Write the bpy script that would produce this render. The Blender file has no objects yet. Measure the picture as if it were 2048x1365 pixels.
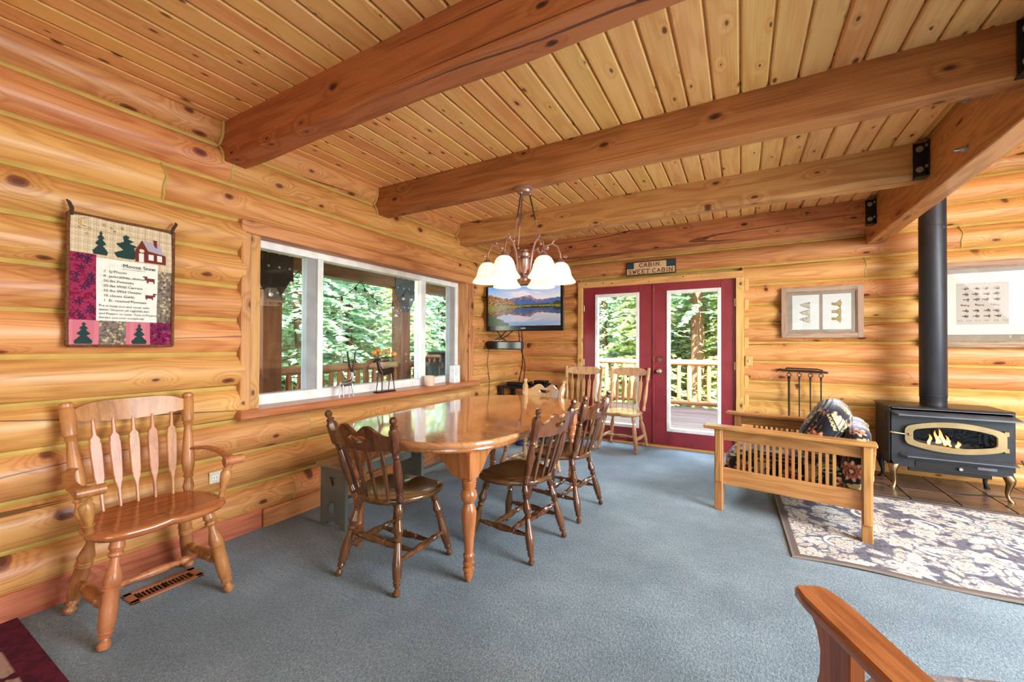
import bpy, bmesh, math, random
import numpy as np
from mathutils import Vector, Matrix, Euler

random.seed(7)
rng = np.random.default_rng(7)
scene = bpy.context.scene
C = scene.collection
R = math.radians
PI = math.pi

# ------------------------------------------------------------------ camera
def make_camera():
    yaw, pitch, roll = R(29.43875), R(0.556), R(0.25)
    f = Vector((-math.sin(yaw) * math.cos(pitch), math.cos(yaw) * math.cos(pitch), math.sin(pitch)))
    r = Vector((math.cos(yaw), math.sin(yaw), 0))
    u = r.cross(f)
    r2 = r * math.cos(roll) + u * math.sin(roll)
    u2 = -r * math.sin(roll) + u * math.cos(roll)
    cd = bpy.data.cameras.new('camera')
    cd.sensor_fit = 'HORIZONTAL'; cd.sensor_width = 36.0
    cd.lens = 811.73 / 2048 * 36.0
    cd.clip_start = 0.05; cd.clip_end = 300
    co = bpy.data.objects.new('camera', cd); C.objects.link(co)
    m = Matrix(((r2.x, u2.x, -f.x, 0), (r2.y, u2.y, -f.y, 0), (r2.z, u2.z, -f.z, 1.25), (0, 0, 0, 1)))
    co.matrix_world = m
    scene.camera = co
make_camera()

# ------------------------------------------------------------------ world, sun, daylight and added fill lamps
def make_world():
    w = bpy.data.worlds.new('sky'); scene.world = w; w.use_nodes = True
    nt = w.node_tree; nt.nodes.clear()
    out = nt.nodes.new('ShaderNodeOutputWorld'); bg = nt.nodes.new('ShaderNodeBackground')
    sky = nt.nodes.new('ShaderNodeTexSky')
    sky.sky_type = 'NISHITA'; sky.sun_disc = False
    sky.sun_elevation = R(42); sky.sun_rotation = R(150); sky.altitude = 2000; sky.air_density = 1.0; sky.dust_density = 1.5
    bg.inputs['Strength'].default_value = 1.6
    nt.links.new(sky.outputs[0], bg.inputs[0]); nt.links.new(bg.outputs[0], out.inputs[0])
make_world()

def sun_lamp():
    ld = bpy.data.lights.new('sun', 'SUN'); ld.energy = 32.0; ld.angle = R(0.6); ld.color = (1, .94, .84)
    o = bpy.data.objects.new('sun', ld); C.objects.link(o)
    o.rotation_euler = Vector((-.36, .62, -.70)).to_track_quat('-Z', 'Y').to_euler()
    o.location = (7, -12, 14)
sun_lamp()

def area_light(name, loc, direction, sx, sy, power, color):
    """area lamp"""
    ld = bpy.data.lights.new(name, 'AREA'); ld.shape = 'RECTANGLE'; ld.size = sx; ld.size_y = sy
    ld.energy = power; ld.color = color
    o = bpy.data.objects.new(name, ld); C.objects.link(o)
    o.location = loc
    o.rotation_euler = Vector(direction).to_track_quat('-Z', 'Z').to_euler()
    return o
area_light('daylight_east', (4.02, 1.7, 1.55), (-1, .02, -.85), 3.6, 2.1, 400, (.86, .93, 1.0))
area_light('sky_fill_doors', (-.96, 6.3, 2.7), (0, -1, -.95), 2.4, 1.2, 230, (.78, .90, 1.0))  # added lamp above the deck, strengthens the sky glow through the doors
area_light('fill_south', (1.9, -3.48, 1.55), (-.15, 1, -.7), 2.6, 2.0, 40, (.93, .96, 1.0))  # added weak fill lamp behind the camera, lifts the shadows

vs = scene.view_settings
vs.view_transform = 'Standard'; vs.look = 'None'; vs.gamma = 1.0; vs.use_curve_mapping = False
vs.exposure = 0.66
scene.display_settings.display_device = 'sRGB'
scene.cycles.use_denoising = True
scene.cycles.use_adaptive_sampling = True; scene.cycles.adaptive_threshold = .08; scene.cycles.adaptive_min_samples = 12
scene.cycles.max_bounces = 6; scene.cycles.diffuse_bounces = 4; scene.cycles.glossy_bounces = 3
scene.cycles.transparent_max_bounces = 12; scene.cycles.transmission_bounces = 4
scene.cycles.sample_clamp_indirect = 6.0
scene.cycles.caustics_reflective = False; scene.cycles.caustics_refractive = False
# ------------------------------------------------------------------ helpers
def lin(c):
    """sRGB 0-255 triple to linear"""
    o = []
    for x in c[:3]:
        x = x / 255.0
        o.append(x / 12.92 if x <= .04045 else ((x + .055) / 1.055) ** 2.4)
    return tuple(o) + (1.0,)
def lina(a):
    a = np.asarray(a, float) / 255.0
    return np.where(a <= .04045, a / 12.92, ((a + .055) / 1.055) ** 2.4)

class MB:
    """collects shapes into one mesh"""
    def __init__(s): s.v = []; s.f = []
    def add(s, vs, fs):
        n = len(s.v); s.v.extend([tuple(p) for p in vs]); s.f.extend([tuple(i + n for i in q) for q in fs]); return s
    def box(s, x0, x1, y0, y1, z0, z1, b=0.0, M=None):
        c = ((x0 + x1) / 2, (y0 + y1) / 2, (z0 + z1) / 2); h = (abs(x1 - x0) / 2, abs(y1 - y0) / 2, abs(z1 - z0) / 2)
        b = min(b, min(h) * .9)
        if b <= 0:
            vs = [Vector((c[0] + sx * h[0], c[1] + sy * h[1], c[2] + sz * h[2])) for sx in (-1, 1) for sy in (-1, 1) for sz in (-1, 1)]
            fs = [(0, 1, 3, 2), (4, 6, 7, 5), (0, 4, 5, 1), (2, 3, 7, 6), (0, 2, 6, 4), (1, 5, 7, 3)]
        else:
            vs = []; idx = {}
            for sx in (-1, 1):
                for sy in (-1, 1):
                    for sz in (-1, 1):
                        for a in range(3):
                            sg = (sx, sy, sz)
                            p = [c[k] + sg[k] * (h[k] if k == a else h[k] - b) for k in range(3)]
                            idx[(sx, sy, sz, a)] = len(vs); vs.append(Vector(p))
            fs = []
            for a in range(3):
                o = [k for k in range(3) if k != a]
                for sa in (-1, 1):
                    q = []
                    for s1, s2 in ((-1, -1), (1, -1), (1, 1), (-1, 1)):
                        g = [0, 0, 0]; g[a] = sa; g[o[0]] = s1; g[o[1]] = s2; q.append(idx[(*g, a)])
                    fs.append(tuple(q))
            for a, bb, cc in ((0, 1, 2), (0, 2, 1), (1, 2, 0)):
                for sa in (-1, 1):
                    for sb in (-1, 1):
                        g1 = [0, 0, 0]; g1[a] = sa; g1[bb] = sb; g1[cc] = -1
                        g2 = list(g1); g2[cc] = 1
                        fs.append((idx[(*g1, a)], idx[(*g2, a)], idx[(*g2, bb)], idx[(*g1, bb)]))
            for sx in (-1, 1):
                for sy in (-1, 1):
                    for sz in (-1, 1):
                        fs.append(tuple(idx[(sx, sy, sz, a)] for a in range(3)))
        if M is not None: vs = [M @ p for p in vs]
        return s.add(vs, fs)
    def bar(s, p0, p1, w, t, b=0.0, up=(0, 0, 1)):
        """rectangular bar from p0 to p1; w across, t along 'up'"""
        p0 = Vector(p0); p1 = Vector(p1); d = p1 - p0; L = d.length; z = d.normalized()
        u = Vector(up); x = u.cross(z)
        if x.length < 1e-6: x = Vector((1, 0, 0)).cross(z)
        x.normalize(); y = z.cross(x)
        M = Matrix(((x.x, y.x, z.x, p0.x), (x.y, y.y, z.y, p0.y), (x.z, y.z, z.z, p0.z), (0, 0, 0, 1)))
        return s.box(-w / 2, w / 2, -t / 2, t / 2, 0, L, b, M)
    def lathe(s, p0, p1, prof, n=14, sq=None):
        """turned piece on the axis p0-p1; prof = [(t, r)] with t from 0 to 1"""
        p0 = Vector(p0); p1 = Vector(p1); d = p1 - p0; z = d.normalized()
        x = Vector((0, 1, 0)).cross(z) if abs(z.y) < .9 else Vector((1, 0, 0)).cross(z)
        x.normalize(); y = z.cross(x)
        vs = []; fs = []
        for t, r in prof:
            for k in range(n):
                a = 2 * PI * (k + .5) / n
                vs.append(p0 + d * t + x * (r * math.cos(a)) + y * (r * math.sin(a)))
        m = len(prof)
        for i in range(m - 1):
            for k in range(n):
                k2 = (k + 1) % n
                fs.append((i * n + k, i * n + k2, (i + 1) * n + k2, (i + 1) * n + k))
        fs.append(tuple(range(n - 1, -1, -1))); fs.append(tuple((m - 1) * n + k for k in range(n)))
        return s.add(vs, fs)
    def cyl(s, p0, p1, r, r1=None, n=14): return s.lathe(p0, p1, [(0, r), (1, r if r1 is None else r1)], n)
    def tube(s, pts, r, n=8, cap=True):
        pts = [Vector(p) for p in pts]; m = len(pts)
        rs = r if isinstance(r, (list, tuple)) else [r] * m
        vs = []; fs = []; prev = None
        for i in range(m):
            t = (pts[min(i + 1, m - 1)] - pts[max(i - 1, 0)]).normalized()
            if prev is None:
                x = Vector((0, 0, 1)).cross(t)
                if x.length < .1: x = Vector((1, 0, 0)).cross(t)
            else:
                x = prev - t * prev.dot(t)
            x.normalize(); prev = x; y = t.cross(x)
            for k in range(n):
                a = 2 * PI * k / n
                vs.append(pts[i] + x * (rs[i] * math.cos(a)) + y * (rs[i] * math.sin(a)))
        for i in range(m - 1):
            for k in range(n):
                k2 = (k + 1) % n
                fs.append((i * n + k, i * n + k2, (i + 1) * n + k2, (i + 1) * n + k))
        if cap: fs.append(tuple(range(n - 1, -1, -1))); fs.append(tuple((m - 1) * n + k for k in range(n)))
        return s.add(vs, fs)
    def prism(s, outline, d0, d1, M=None):
        """outline [(x, z)] extruded along y from d0 to d1"""
        n = len(outline)
        vs = [Vector((x, d0, z)) for x, z in outline] + [Vector((x, d1, z)) for x, z in outline]
        if M is not None: vs = [M @ p for p in vs]
        fs = [tuple(range(n)), tuple(range(2 * n - 1, n - 1, -1))]
        for k in range(n):
            k2 = (k + 1) % n
            fs.append((k, n + k, n + k2, k2))
        return s.add(vs, fs)
    def columns(s, cols, thick, bend=None, hole=None):
        """slab standing in the x-z plane from columns (x, z0, z1); hole(x) -> (za, zb) or None; bend(x, z) -> y"""
        bend = bend or (lambda x, z: 0.0)
        hole = hole or (lambda x: None)
        def P(x, z, sd): return (x, bend(x, z) + sd * thick / 2, z)
        def quad(a, b, c, d): s.add([a, b, c, d], [(0, 1, 2, 3)])
        for i in range(len(cols) - 1):
            (xa, a0, a1), (xb, b0, b1) = cols[i], cols[i + 1]
            ha, hb = hole(xa), hole(xb)
            if ha is None and hb is None: bands = [((a0, a1), (b0, b1))]
            else:
                if ha is None: m = sum(hb) / 2; ha = (m, m)
                if hb is None: m = sum(ha) / 2; hb = (m, m)
                bands = [((a0, ha[0]), (b0, hb[0])), ((ha[1], a1), (hb[1], b1))]
            for (p0, p1), (q0, q1) in bands:
                nz = 3
                for j in range(nz):
                    f0 = j / nz; f1 = (j + 1) / nz
                    za0 = p0 + (p1 - p0) * f0; za1 = p0 + (p1 - p0) * f1; zb0 = q0 + (q1 - q0) * f0; zb1 = q0 + (q1 - q0) * f1
                    quad(P(xa, za0, -1), P(xb, zb0, -1), P(xb, zb1, -1), P(xa, za1, -1))
                    quad(P(xa, za0, 1), P(xa, za1, 1), P(xb, zb1, 1), P(xb, zb0, 1))
                quad(P(xa, p0, -1), P(xa, p0, 1), P(xb, q0, 1), P(xb, q0, -1))
                quad(P(xa, p1, -1), P(xb, q1, -1), P(xb, q1, 1), P(xa, p1, 1))
        for (x, z0, z1) in (cols[0], cols[-1]):
            quad(P(x, z0, -1), P(x, z0, 1), P(x, z1, 1), P(x, z1, -1))
        return s
    def rings(s, rings, cap0=True, cap1=True):
        """loft through rings of equal point count"""
        n = len(rings[0]); vs = [p for r in rings for p in r]; fs = []
        for i in range(len(rings) - 1):
            for k in range(n):
                k2 = (k + 1) % n
                fs.append((i * n + k, i * n + k2, (i + 1) * n + k2, (i + 1) * n + k))
        if cap0: fs.append(tuple(range(n - 1, -1, -1)))
        if cap1: fs.append(tuple((len(rings) - 1) * n + k for k in range(n)))
        return s.add(vs, fs)
    def sphere(s, c, r, n=12, m=8, sc=(1, 1, 1)):
        c = Vector(c); rg = []
        for i in range(1, m):
            a = PI * i / m
            rg.append([c + Vector((r * sc[0] * math.sin(a) * math.cos(2 * PI * k / n), r * sc[1] * math.sin(a) * math.sin(2 * PI * k / n), -r * sc[2] * math.cos(a))) for k in range(n)])
        return s.rings(rg)
    def mesh(s, name, sharp=35, weld=False):
        me = bpy.data.meshes.new(name)
        me.from_pydata([tuple(p) for p in s.v], [], s.f)
        bm = bmesh.new(); bm.from_mesh(me)
        if weld: bmesh.ops.remove_doubles(bm, verts=bm.verts, dist=1e-5)
        bmesh.ops.recalc_face_normals(bm, faces=bm.faces)
        bm.to_mesh(me); bm.free()
        if sharp is None: pass
        else:
            me.shade_smooth(); me.set_sharp_from_angle(angle=R(sharp))
        return me
    def build(s, name, mat, parent=None, sharp=35, weld=False, loc=None, rot=None):
        me = s.mesh(name, sharp, weld)
        return place(name, me, mat, parent, loc, rot)

def place(name, me, mat, parent=None, loc=None, rot=None):
    if mat is not None and not me.materials: me.materials.append(mat)
    o = bpy.data.objects.new(name, me); C.objects.link(o)
    if parent is not None: o.parent = parent
    if loc is not None: o.location = loc
    if rot is not None: o.rotation_euler = rot
    return o
def tag(o, label=None, cat=None, group=None, kind=None):
    if label: o['label'] = label
    if cat: o['category'] = cat
    if group: o['group'] = group
    if kind: o['kind'] = kind
    return o
def thing(name, label, cat, loc=(0, 0, 0), rz=0.0, group=None):
    o = bpy.data.objects.new(name, None); C.objects.link(o)
    o.empty_display_size = .1
    o.location = loc; o.rotation_euler = (0, 0, rz)
    return tag(o, label, cat, group)
def copy_tree(o, parent=None):
    c = o.copy(); C.objects.link(c); c.parent = parent
    for ch in [x for x in o.children]: copy_tree(ch, c)
    return c
def dup(root, loc, rz, label=None, group=None):
    c = copy_tree(root); c.location = loc; c.rotation_euler = (0, 0, rz)
    if label: c['label'] = label
    if group: c['group'] = group
    return c

# ---- flat print: colours held per vertex of a fine flat grid
def color_grid(name, nx, ny, pos, col, mat, parent=None, loc=None, rot=None):
    """pos(U, V) -> (N,3) ; col(U, V) -> (N,3) sRGB 0-255 ; U left-right, V top-down, both 0..1"""
    u = np.linspace(0, 1, nx); v = np.linspace(0, 1, ny)
    U, V = np.meshgrid(u, v); U = U.ravel(); V = V.ravel()
    co = pos(U, V); cc = lina(np.clip(col(U, V), 0, 255))
    i = np.arange(nx - 1)[None, :] + nx * np.arange(ny - 1)[:, None]; i = i.ravel()
    fs = np.stack([i, i + nx, i + nx + 1, i + 1], 1)
    me = bpy.data.meshes.new(name)
    me.vertices.add(len(co)); me.vertices.foreach_set('co', co.astype(np.float32).ravel())
    me.loops.add(fs.size); me.loops.foreach_set('vertex_index', fs.ravel().astype(np.int32))
    me.polygons.add(len(fs)); me.polygons.foreach_set('loop_start', (np.arange(len(fs)) * 4).astype(np.int32))
    me.update(calc_edges=True)
    at = me.color_attributes.new('print', 'FLOAT_COLOR', 'POINT')
    rgba = np.ones((len(co), 4), np.float32); rgba[:, :3] = cc
    at.data.foreach_set('color', rgba.ravel())
    me.shade_smooth()
    return place(name, me, mat, parent, loc, rot)
def inpoly(U, V, poly):
    ins = np.zeros(U.shape, bool); n = len(poly); j = n - 1
    for i in range(n):
        xi, yi = poly[i]; xj, yj = poly[j]
        c = ((yi > V) != (yj > V)) & (U < (xj - xi) * (V - yi) / ((yj - yi) or 1e-9) + xi)
        ins ^= c; j = i
    return ins
def vnoise(U, V, seed=0):
    """smooth value noise on a lattice"""
    r = np.random.default_rng(seed); T = r.random((64, 64))
    x0 = np.floor(U).astype(int); y0 = np.floor(V).astype(int); fx = U - x0; fy = V - y0
    fx = fx * fx * (3 - 2 * fx); fy = fy * fy * (3 - 2 * fy)
    g = lambda a, b: T[a % 64, b % 64]
    return (g(x0, y0) * (1 - fx) + g(x0 + 1, y0) * fx) * (1 - fy) + (g(x0, y0 + 1) * (1 - fx) + g(x0 + 1, y0 + 1) * fx) * fy
def fbm(U, V, seed=0, o=4):
    s = 0; a = .5
    for k in range(o): s = s + a * vnoise(U * 2 ** k, V * 2 ** k, seed + k); a *= .5
    return s / (1 - .5 ** o)

def text_mesh(name, txt, size, mat, parent, M, extrude=.0006, bold=0.0, align='LEFT'):
    """lettering: flat glyphs in the x-y plane placed by the matrix M"""
    cu = bpy.data.curves.new(name, 'FONT'); cu.body = txt; cu.size = size; cu.extrude = extrude; cu.offset = bold
    cu.resolution_u = 2; cu.align_x = align
    to = bpy.data.objects.new(name + '_tmp', cu); C.objects.link(to)
    dg = bpy.context.evaluated_depsgraph_get(); dg.update()
    me = bpy.data.meshes.new_from_object(to.evaluated_get(dg))
    bpy.data.objects.remove(to); bpy.data.curves.remove(cu)
    me.name = name; me.transform(M); me.materials.clear()
    return place(name, me, mat, parent)
# ------------------------------------------------------------------ materials
def new_mat(name):
    m = bpy.data.materials.new(name); m.use_nodes = True
    nt = m.node_tree; b = nt.nodes['Principled BSDF']
    return m, nt, b
def N(nt, t, **kw):
    n = nt.nodes.new('ShaderNode' + t)
    for k, v in kw.items():
        if k.startswith('_'): setattr(n, k[1:], v)
        else: n.inputs[k.replace('_', ' ')].default_value = v
    return n
def ramp(nt, src, stops, interp='LINEAR'):
    n = nt.nodes.new('ShaderNodeValToRGB'); n.color_ramp.interpolation = interp
    e = n.color_ramp.elements
    while len(e) < len(stops): e.new(.5)
    for k, (p, c) in enumerate(stops):
        e[k].position = p; e[k].color = c if len(c) == 4 else (*c, 1)
    nt.links.new(src, n.inputs[0]); return n.outputs[0]
def math_(nt, op, a, b=None, clamp=False):
    n = nt.nodes.new('ShaderNodeMath'); n.operation = op; n.use_clamp = clamp
    for i, x in enumerate((a, b)):
        if x is None: continue
        if isinstance(x, (int, float)): n.inputs[i].default_value = x
        else: nt.links.new(x, n.inputs[i])
    return n.outputs[0]
def mixc(nt, fac, a, b, mode='MIX'):
    n = nt.nodes.new('ShaderNodeMix'); n.data_type = 'RGBA'; n.blend_type = mode
    for i, x in ((0, fac), (6, a), (7, b)):
        if isinstance(x, (int, float)): n.inputs[i].default_value = x
        elif isinstance(x, tuple): n.inputs[i].default_value = x
        else: nt.links.new(x, n.inputs[i])
    return n.outputs[2]
def bump(nt, b, h, strength=.2, dist=.01):
    n = N(nt, 'Bump', Strength=strength, Distance=dist)
    nt.links.new(h, n.inputs['Height']); nt.links.new(n.outputs[0], b.inputs['Normal'])
def coords(nt, rnd=True, scale=(1, 1, 1)):
    tc = nt.nodes.new('ShaderNodeTexCoord'); v = tc.outputs['Object']
    if rnd:
        oi = nt.nodes.new('ShaderNodeObjectInfo')
        vm = nt.nodes.new('ShaderNodeVectorMath'); vm.operation = 'MULTIPLY_ADD'
        cb = nt.nodes.new('ShaderNodeCombineXYZ')
        for k in range(3): nt.links.new(oi.outputs['Random'], cb.inputs[k])
        nt.links.new(cb.outputs[0], vm.inputs[0]); vm.inputs[1].default_value = (37.1, 17.3, 23.9); nt.links.new(v, vm.inputs[2])
        v = vm.outputs[0]
    return v
def mapped(nt, v, scale):
    m = nt.nodes.new('ShaderNodeMapping'); m.inputs['Scale'].default_value = scale
    nt.links.new(v, m.inputs[0]); return m.outputs[0]
def plain(name, c, rough=.5, metal=0.0, spec=.5, emit=None, coat=0.0):
    m, nt, b = new_mat(name)
    b.inputs['Base Color'].default_value = lin(c); b.inputs['Roughness'].default_value = rough
    b.inputs['Metallic'].default_value = metal; b.inputs['Specular IOR Level'].default_value = spec
    b.inputs['Coat Weight'].default_value = coat
    # a little procedural wear so that nothing is perfectly uniform
    v = coords(nt); n = N(nt, 'TexNoise', Scale=9.0, Detail=1.0); nt.links.new(v, n.inputs[0])
    c0 = tuple(x * .88 for x in lin(c)[:3]) + (1,); c1 = tuple(min(1, x * 1.08) for x in lin(c)[:3]) + (1,)
    nt.links.new(ramp(nt, n.outputs[0], [(.3, c0), (.7, c1)]), b.inputs['Base Color'])
    if emit:
        b.inputs['Emission Color'].default_value = lin(emit[0]); b.inputs['Emission Strength'].default_value = emit[1]
    return m

def wood(name, light, dark, knot=(92, 48, 30), axis=2, freq=1.0, rings=9.0, rough=.42, knots=0.0, var=.22, bmp=.08, coat=0.0, contrast=1.0, kscale=(3.0, 4.6), spec=.4, checks=0.0, fine=230.0, ksize=1.0):
    """timber with growth rings, fine grain, knots that bend the rings, and drying checks"""
    m, nt, b = new_mat(name)
    v = coords(nt)
    sx = nt.nodes.new('ShaderNodeSeparateXYZ'); nt.links.new(v, sx.inputs[0])
    o = [k for k in range(3) if k != axis]
    al = sx.outputs[axis]; ac = math_(nt, 'ADD', sx.outputs[o[0]], sx.outputs[o[1]])
    sc = [5.0 * freq] * 3; sc[axis] = .55 * freq
    g = mapped(nt, v, tuple(sc))
    n1 = N(nt, 'TexNoise', Scale=1.0, Detail=2.0, Roughness=.5); nt.links.new(g, n1.inputs[0])
    f = n1.outputs[0]
    if knots > 0:
        cb = nt.nodes.new('ShaderNodeCombineXYZ')
        nt.links.new(math_(nt, 'MULTIPLY', al, kscale[0]), cb.inputs[0]); nt.links.new(math_(nt, 'MULTIPLY', ac, kscale[1]), cb.inputs[1])
        vo = N(nt, 'TexVoronoi', Scale=1.0, Randomness=1.0); vo.voronoi_dimensions = '2D'; nt.links.new(cb.outputs[0], vo.inputs['Vector'])
        d = vo.outputs['Distance']
        sep = nt.nodes.new('ShaderNodeSeparateColor'); nt.links.new(vo.outputs['Color'], sep.inputs[0])
        has = math_(nt, 'GREATER_THAN', sep.outputs[0], 1.0 - knots)
        near = math_(nt, 'MULTIPLY', math_(nt, 'MULTIPLY', math_(nt, 'POWER', math_(nt, 'SUBTRACT', .40, d, clamp=True), 2.0), 2.4), has)
        f = math_(nt, 'ADD', f, near)
    s = math_(nt, 'SINE', math_(nt, 'MULTIPLY', f, rings * 6.283))
    s = math_(nt, 'MULTIPLY_ADD', s, .5); nt.nodes[-1].inputs[2].default_value = .5
    s = math_(nt, 'POWER', s, 1.8)
    sc2 = [fine * .35 * freq] * 3; sc2[axis] = 2.2 * freq
    n2 = N(nt, 'TexNoise', Scale=1.0, Detail=1.0, Roughness=.6); nt.links.new(mapped(nt, v, tuple(sc2)), n2.inputs[0])
    sc4 = [fine * freq] * 3; sc4[axis] = 5.0 * freq
    n4 = N(nt, 'TexNoise', Scale=1.0, Detail=0.0); nt.links.new(mapped(nt, v, tuple(sc4)), n4.inputs[0])
    sc3 = [2.2] * 3; sc3[axis] = .7
    n3 = N(nt, 'TexNoise', Scale=1.0, Detail=0.0); nt.links.new(mapped(nt, v, tuple(sc3)), n3.inputs[0])
    t = math_(nt, 'ADD', math_(nt, 'MULTIPLY', s, .42 * contrast), math_(nt, 'MULTIPLY', math_(nt, 'SUBTRACT', n2.outputs[0], .36), .75 * contrast))
    t = math_(nt, 'ADD', t, math_(nt, 'MULTIPLY', math_(nt, 'SUBTRACT', n4.outputs[0], .5), .45 * contrast))
    t = math_(nt, 'ADD', t, math_(nt, 'MULTIPLY', math_(nt, 'SUBTRACT', n3.outputs[0], .5), .9 * contrast), clamp=True)
    mid = tuple((a_ + c_) / 2 for a_, c_ in zip(light, dark))
    col = ramp(nt, t, [(0.0, lin(light)), (.5, lin(mid)), (1.0, lin(dark))])
    if knots > 0:
        size = math_(nt, 'MULTIPLY_ADD', sep.outputs[1], .09 * ksize); nt.nodes[-1].inputs[2].default_value = .05 * ksize
        wob = N(nt, 'TexNoise', Scale=26.0, Detail=0.0); nt.links.new(v, wob.inputs[0])
        dd = math_(nt, 'ADD', d, math_(nt, 'MULTIPLY', math_(nt, 'SUBTRACT', wob.outputs[0], .5), .05))
        kf = math_(nt, 'SUBTRACT', 1.0, math_(nt, 'DIVIDE', dd, size), clamp=True)
        core = math_(nt, 'MULTIPLY', math_(nt, 'MULTIPLY', kf, 3.5, clamp=True), has)
        halo = math_(nt, 'MULTIPLY', math_(nt, 'SUBTRACT', 1.0, math_(nt, 'DIVIDE', dd, math_(nt, 'MULTIPLY', size, 2.6)), clamp=True), has)
        col = mixc(nt, math_(nt, 'MULTIPLY', halo, .45), col, lin(dark))
        col = mixc(nt, math_(nt, 'MULTIPLY', core, .8), col, lin(knot))
        pith = math_(nt, 'MULTIPLY', math_(nt, 'GREATER_THAN', kf, .55), has)
        col = mixc(nt, math_(nt, 'MULTIPLY', pith, .5), col, lin(tuple(x * .55 for x in knot)))
    if checks > 0:
        sc5 = [3.2] * 3; sc5[axis] = .22
        n5 = N(nt, 'TexNoise', Scale=1.0, Detail=0.0); nt.links.new(mapped(nt, v, tuple(sc5)), n5.inputs[0])
        sc6 = [1.5] * 3; sc6[axis] = .5
        n6 = N(nt, 'TexNoise', Scale=1.0, Detail=0.0); nt.links.new(mapped(nt, v, tuple(sc6)), n6.inputs[0])
        wd = math_(nt, 'MULTIPLY', math_(nt, 'SUBTRACT', n6.outputs[0], .47, clamp=True), .035 * checks)
        ck = math_(nt, 'LESS_THAN', math_(nt, 'ABSOLUTE', math_(nt, 'SUBTRACT', n5.outputs[0], .5)), wd)
        col = mixc(nt, math_(nt, 'MULTIPLY', ck, .75), col, lin((62, 30, 18)))
    # each piece a little lighter or darker, yellower or redder
    oi = nt.nodes.new('ShaderNodeObjectInfo')
    hs = nt.nodes.new('ShaderNodeHueSaturation')
    r1 = math_(nt, 'MULTIPLY_ADD', oi.outputs['Random'], var); nt.nodes[-1].inputs[2].default_value = 1 - var / 2
    nt.links.new(r1, hs.inputs['Value'])
    fr = math_(nt, 'FRACT', math_(nt, 'MULTIPLY', oi.outputs['Random'], 7.77))
    r2 = math_(nt, 'MULTIPLY_ADD', fr, .022); nt.nodes[-1].inputs[2].default_value = .489
    nt.links.new(r2, hs.inputs['Hue'])
    nt.links.new(col, hs.inputs['Color']); nt.links.new(hs.outputs[0], b.inputs['Base Color'])
    b.inputs['Roughness'].default_value = rough; b.inputs['Coat Weight'].default_value = coat; b.inputs['Coat Roughness'].default_value = .07
    b.inputs['Specular IOR Level'].default_value = spec
    if bmp >= .05: bump(nt, b, n2.outputs[0], bmp * 1.6, .004)
    return m

def print_mat(name, rough=.7, emit=0.0, bmp=0.0, bscale=600, spec=.3):
    m, nt, b = new_mat(name)
    a = nt.nodes.new('ShaderNodeVertexColor'); a.layer_name = 'print'
    nt.links.new(a.outputs[0], b.inputs['Base Color']); b.inputs['Roughness'].default_value = rough
    b.inputs['Specular IOR Level'].default_value = spec
    if emit:
        nt.links.new(a.outputs[0], b.inputs['Emission Color']); b.inputs['Emission Strength'].default_value = emit
        b.inputs['Base Color'].default_value = (.01, .01, .01, 1); nt.links.remove(b.inputs['Base Color'].links[0])
    if bmp:
        v = coords(nt, False); n = N(nt, 'TexNoise', Scale=bscale, Detail=2.0); nt.links.new(v, n.inputs[0]); bump(nt, b, n.outputs[0], bmp, .004)
    return m

def glass_pane(name, refl=1.0, tint=(1, 1, 1, 1)):
    m = bpy.data.materials.new(name); m.use_nodes = True; nt = m.node_tree; nt.nodes.clear()
    o = nt.nodes.new('ShaderNodeOutputMaterial'); tr = nt.nodes.new('ShaderNodeBsdfTransparent'); gl = nt.nodes.new('ShaderNodeBsdfGlossy')
    tr.inputs[0].default_value = tint; gl.inputs['Roughness'].default_value = .01
    lw = nt.nodes.new('ShaderNodeLayerWeight'); lw.inputs[0].default_value = .5
    fr = math_(nt, 'MULTIPLY_ADD', math_(nt, 'POWER', lw.outputs['Facing'], 5.0), .9); nt.nodes[-1].inputs[2].default_value = .045
    mx = nt.nodes.new('ShaderNodeMixShader')
    nt.links.new(math_(nt, 'MULTIPLY', fr, refl, clamp=True), mx.inputs[0])
    nt.links.new(tr.outputs[0], mx.inputs[1]); nt.links.new(gl.outputs[0], mx.inputs[2]); nt.links.new(mx.outputs[0], o.inputs[0])
    return m

M_log = wood('log_wood', (218, 158, 92), (166, 94, 48), knot=(104, 46, 34), axis=0, freq=1.0, rings=15, rough=.45, knots=.45, var=.16, bmp=.10, kscale=(2.6, 4.2), coat=.04, checks=1.0, contrast=.8, ksize=.85)
M_chink = plain('chinking_caulk', (196, 164, 84), .75)
M_plank = wood('ceiling_pine', (248, 200, 126), (222, 152, 82), knot=(112, 62, 38), axis=1, freq=1.2, rings=5, rough=.4, knots=.5, var=.14, bmp=.04, kscale=(3.8, 8.6), coat=.05, contrast=.85, ksize=.8)
M_beam = wood('rough_sawn_beam', (196, 126, 74), (144, 82, 44), knot=(66, 30, 22), axis=0, freq=1.3, rings=6, rough=.7, knots=.5, var=.12, bmp=.3, kscale=(3.2, 6.5), checks=.8)
M_beam3 = wood('wane_edge_beam', (206, 148, 92), (158, 98, 56), knot=(96, 46, 30), axis=0, freq=1.1, rings=7, rough=.55, knots=.5, var=.1, bmp=.2, kscale=(3.0, 6), checks=.6)
M_girder = wood('laminated_girder', (204, 138, 84), (150, 80, 42), knot=(110, 50, 30), axis=1, freq=1.6, rings=8, rough=.4, knots=.3, var=.05, bmp=.08, kscale=(1.2, 7), coat=.15)
M_trimw = wood('window_casing_cedar', (206, 142, 90), (150, 86, 48), knot=(100, 46, 30), axis=1, freq=1.3, rings=7, rough=.5, knots=.4, var=.1, bmp=.12)
M_trimv = wood('casing_cedar_upright', (204, 146, 88), (150, 92, 50), knot=(100, 46, 30), axis=2, freq=1.3, rings=7, rough=.5, knots=.4, var=.1, bmp=.12)
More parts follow.
